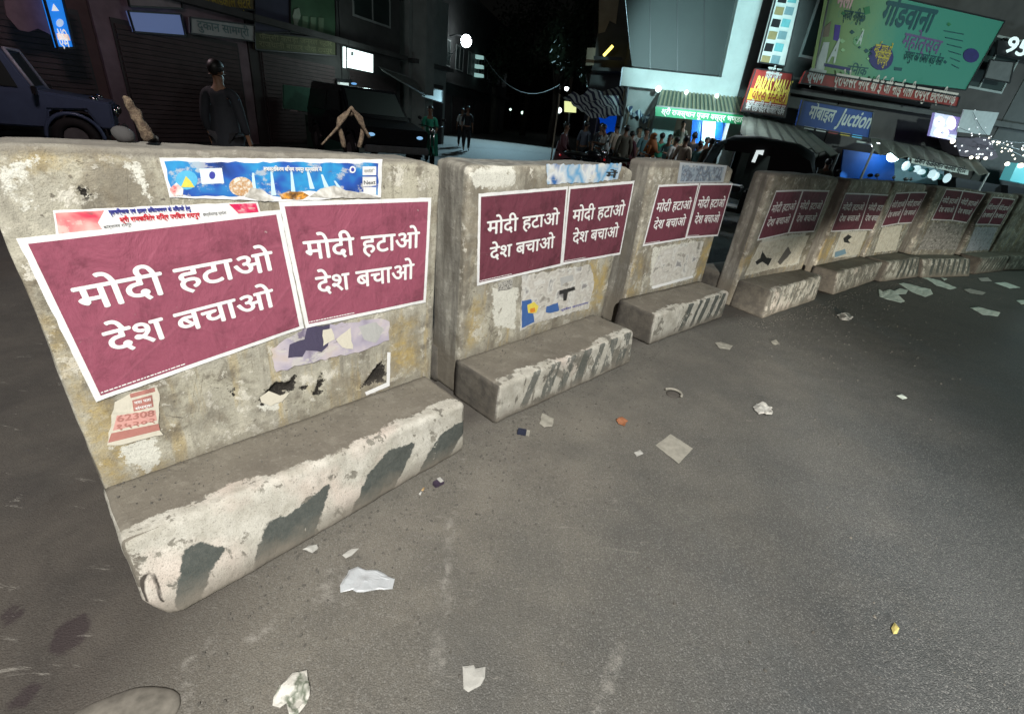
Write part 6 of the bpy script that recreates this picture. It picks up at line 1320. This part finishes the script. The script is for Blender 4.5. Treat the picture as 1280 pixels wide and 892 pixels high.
# small solid things
def small(name, px, py, parts, label, cat, rz=0.0):
    g = gnd(px, py); r0 = empty(name, (g.x, g.y, zat(g.x, g.y)), rz, label, cat)
    for nm, mb, m, sm, bv in parts: mb.build(nm, m, r0, sm, bv)
small('crushed_packet', 548, 605, [('box', MB().box((0, 0, .012), (.05, .032, .022), .2, (.9, .8)), paint('dark_violet_card', (.05, .035, .06), .5), False, .003), ('white_band', MB().box((.008, 0, .0245), (.018, .03, .003), .2), PAPW, False, 0)], "crushed dark packet with white band below the nearest barrier's right end", 'packet', .6)
small('crushed_packet', 652, 542, [('box', MB().box((0, 0, .014), (.05, .035, .026), -.3, (.9, .8)), paint('blue_black_card', (.02, .025, .05), .5), False, .003), ('torn_end', MB().box((.032, -.01, .012), (.018, .03, .018), -.3), PAPG, False, 0)], "small blue black packet below the second barrier's left corner", 'packet', .2)
small('cigarette_end', 527, 615, [('filter', MB().tube([(0, 0, .007), (.022, .008, .007)], .005, 8), paint('tan_filter', (.45, .3, .15), .8), True, 0), ('paper_tube', MB().tube([(-.02, -.007, .007), (0, 0, .007)], .005, 8), PAPW, True, 0)], "cigarette end lying left of the crushed violet packet", 'cigarette end', 1.0)
g = gnd(841, 493); T = Thing('rubber_sole', g, "worn curved rubber sole lying on the road below the third barrier", 'shoe sole', None, .5); MB().ring((0, 0, .012), .055, .009, 'z', 18, 6, -1.2, 1.9).build('pale_rim', PAPG, T.e, True); MB().ball((0, 0, .004), (.05, .045, .006), 14, 5).build('dark_sole', paint('dusty_rubber', (.09, .08, .07), .9), T.e, True)
# concrete lump at the lower left
g = gnd(142, 893); T = Thing('concrete_lump', (g.x, g.y, 0), "rounded dusty concrete lump half out of view at the lower left", 'concrete lump', None, 0.5)
mb = MB().ball((0, -.03, 0), (.15, .085, .024), 48, 24); mb.v = [tuple(Vector(v) * (1 + .05 * noise.noise(Vector(v) * 14) + .015 * noise.noise(Vector(v) * 60))) for v in mb.v]; mb.v = [(x, y, z if z < .03 else .03 + (z - .03) * .25) for x, y, z in mb.v]
mb.build('lump', paint('dusty_concrete', (.22, .20, .17), .98, 0, .55, 30), T.e, True)
# stones on the nearest barrier's top and on its foot
for k, (px, py, r_, d) in enumerate(((152,160,.030,.14), (190,166,.016,.15))):
    p = top_at(px, py, 0, d); o = MB().ball((0, 0, 0), (r_, r_ * .8, r_ * .75), 12, 8); o.v = [tuple(Vector(v) * (1 + .2 * noise.noise(Vector(v) * 40 + Vector((k, 0, 0))))) for v in o.v]
    o = o.build('stone', CONC, None, True); o.location = Matrix.Translation((f0.X, f0.Y, 0)) @ Matrix.Rotation(f0.a, 4, 'Z') @ Vector((p.x, p.y, f0.H + r_ * .5)); tag(o, ["rounded grey stone lying on the nearest barrier's top beside the broken stub", "smaller dark stone right of the broken stub on the nearest barrier"][k], 'stone', 'stones on the nearest barrier')
# gravel and crumbs: nobody could count them
rs = random.Random(77); mb = MB()
def pebble(x, y, z, r_):
    b_ = [Vector((rs.uniform(.7, 1.2) * r_ * math.cos(a), rs.uniform(.7, 1.2) * r_ * math.sin(a), 0)) for a in [k * 1.257 + rs.uniform(-.3, .3) for k in range(5)]]
    mb.add([(x + p.x, y + p.y, z - r_ * .2) for p in b_] + [(x + p.x * .7, y + p.y * .7, z + r_ * rs.uniform(.4, .8)) for p in b_], [(5, 6, 7, 8, 9)] + [(i, (i + 1) % 5, (i + 1) % 5 + 5, i + 5) for i in range(5)])
for k in range(5200):
    i = rs.choices(range(7), [5, 5, 4, 3, 2, 2, 1])[0]; f = FR[i]; s_ = rs.uniform(-.3, f.L + .2); d = .36 + abs(rs.gauss(0, .32)) * rs.choice((.3, 1, 2.2)); p = f.o + f.e * s_ + f.n * d
    if p.x < -.8: continue
    pebble(p.x, p.y, zat(p.x, p.y), rs.choice((.0015, .002, .0025, .003, .003, .005, .007)))
for k in range(1500): x, y = rs.uniform(-.6, 3), rs.uniform(.5, 4); pebble(x, y, zat(x, y), rs.choice((.0015, .002, .003)))
for i in range(4):
    f = FR[i]
    for k in range(260): s_ = rs.uniform(.02, f.L - .1); d = rs.uniform(.01, .25) ** 1.2; p = f.o + f.e * s_ + f.n * d; pebble(p.x, p.y, f.hs + .001, rs.choice((.0015, .002, .003, .004)))
o = mb.build('gravel', paint('gravel_grit', (.13, .12, .105), .95, 0, .5, 60)); tag(o, "loose grit and small stones along the barriers' feet", 'gravel', kind='stuff')
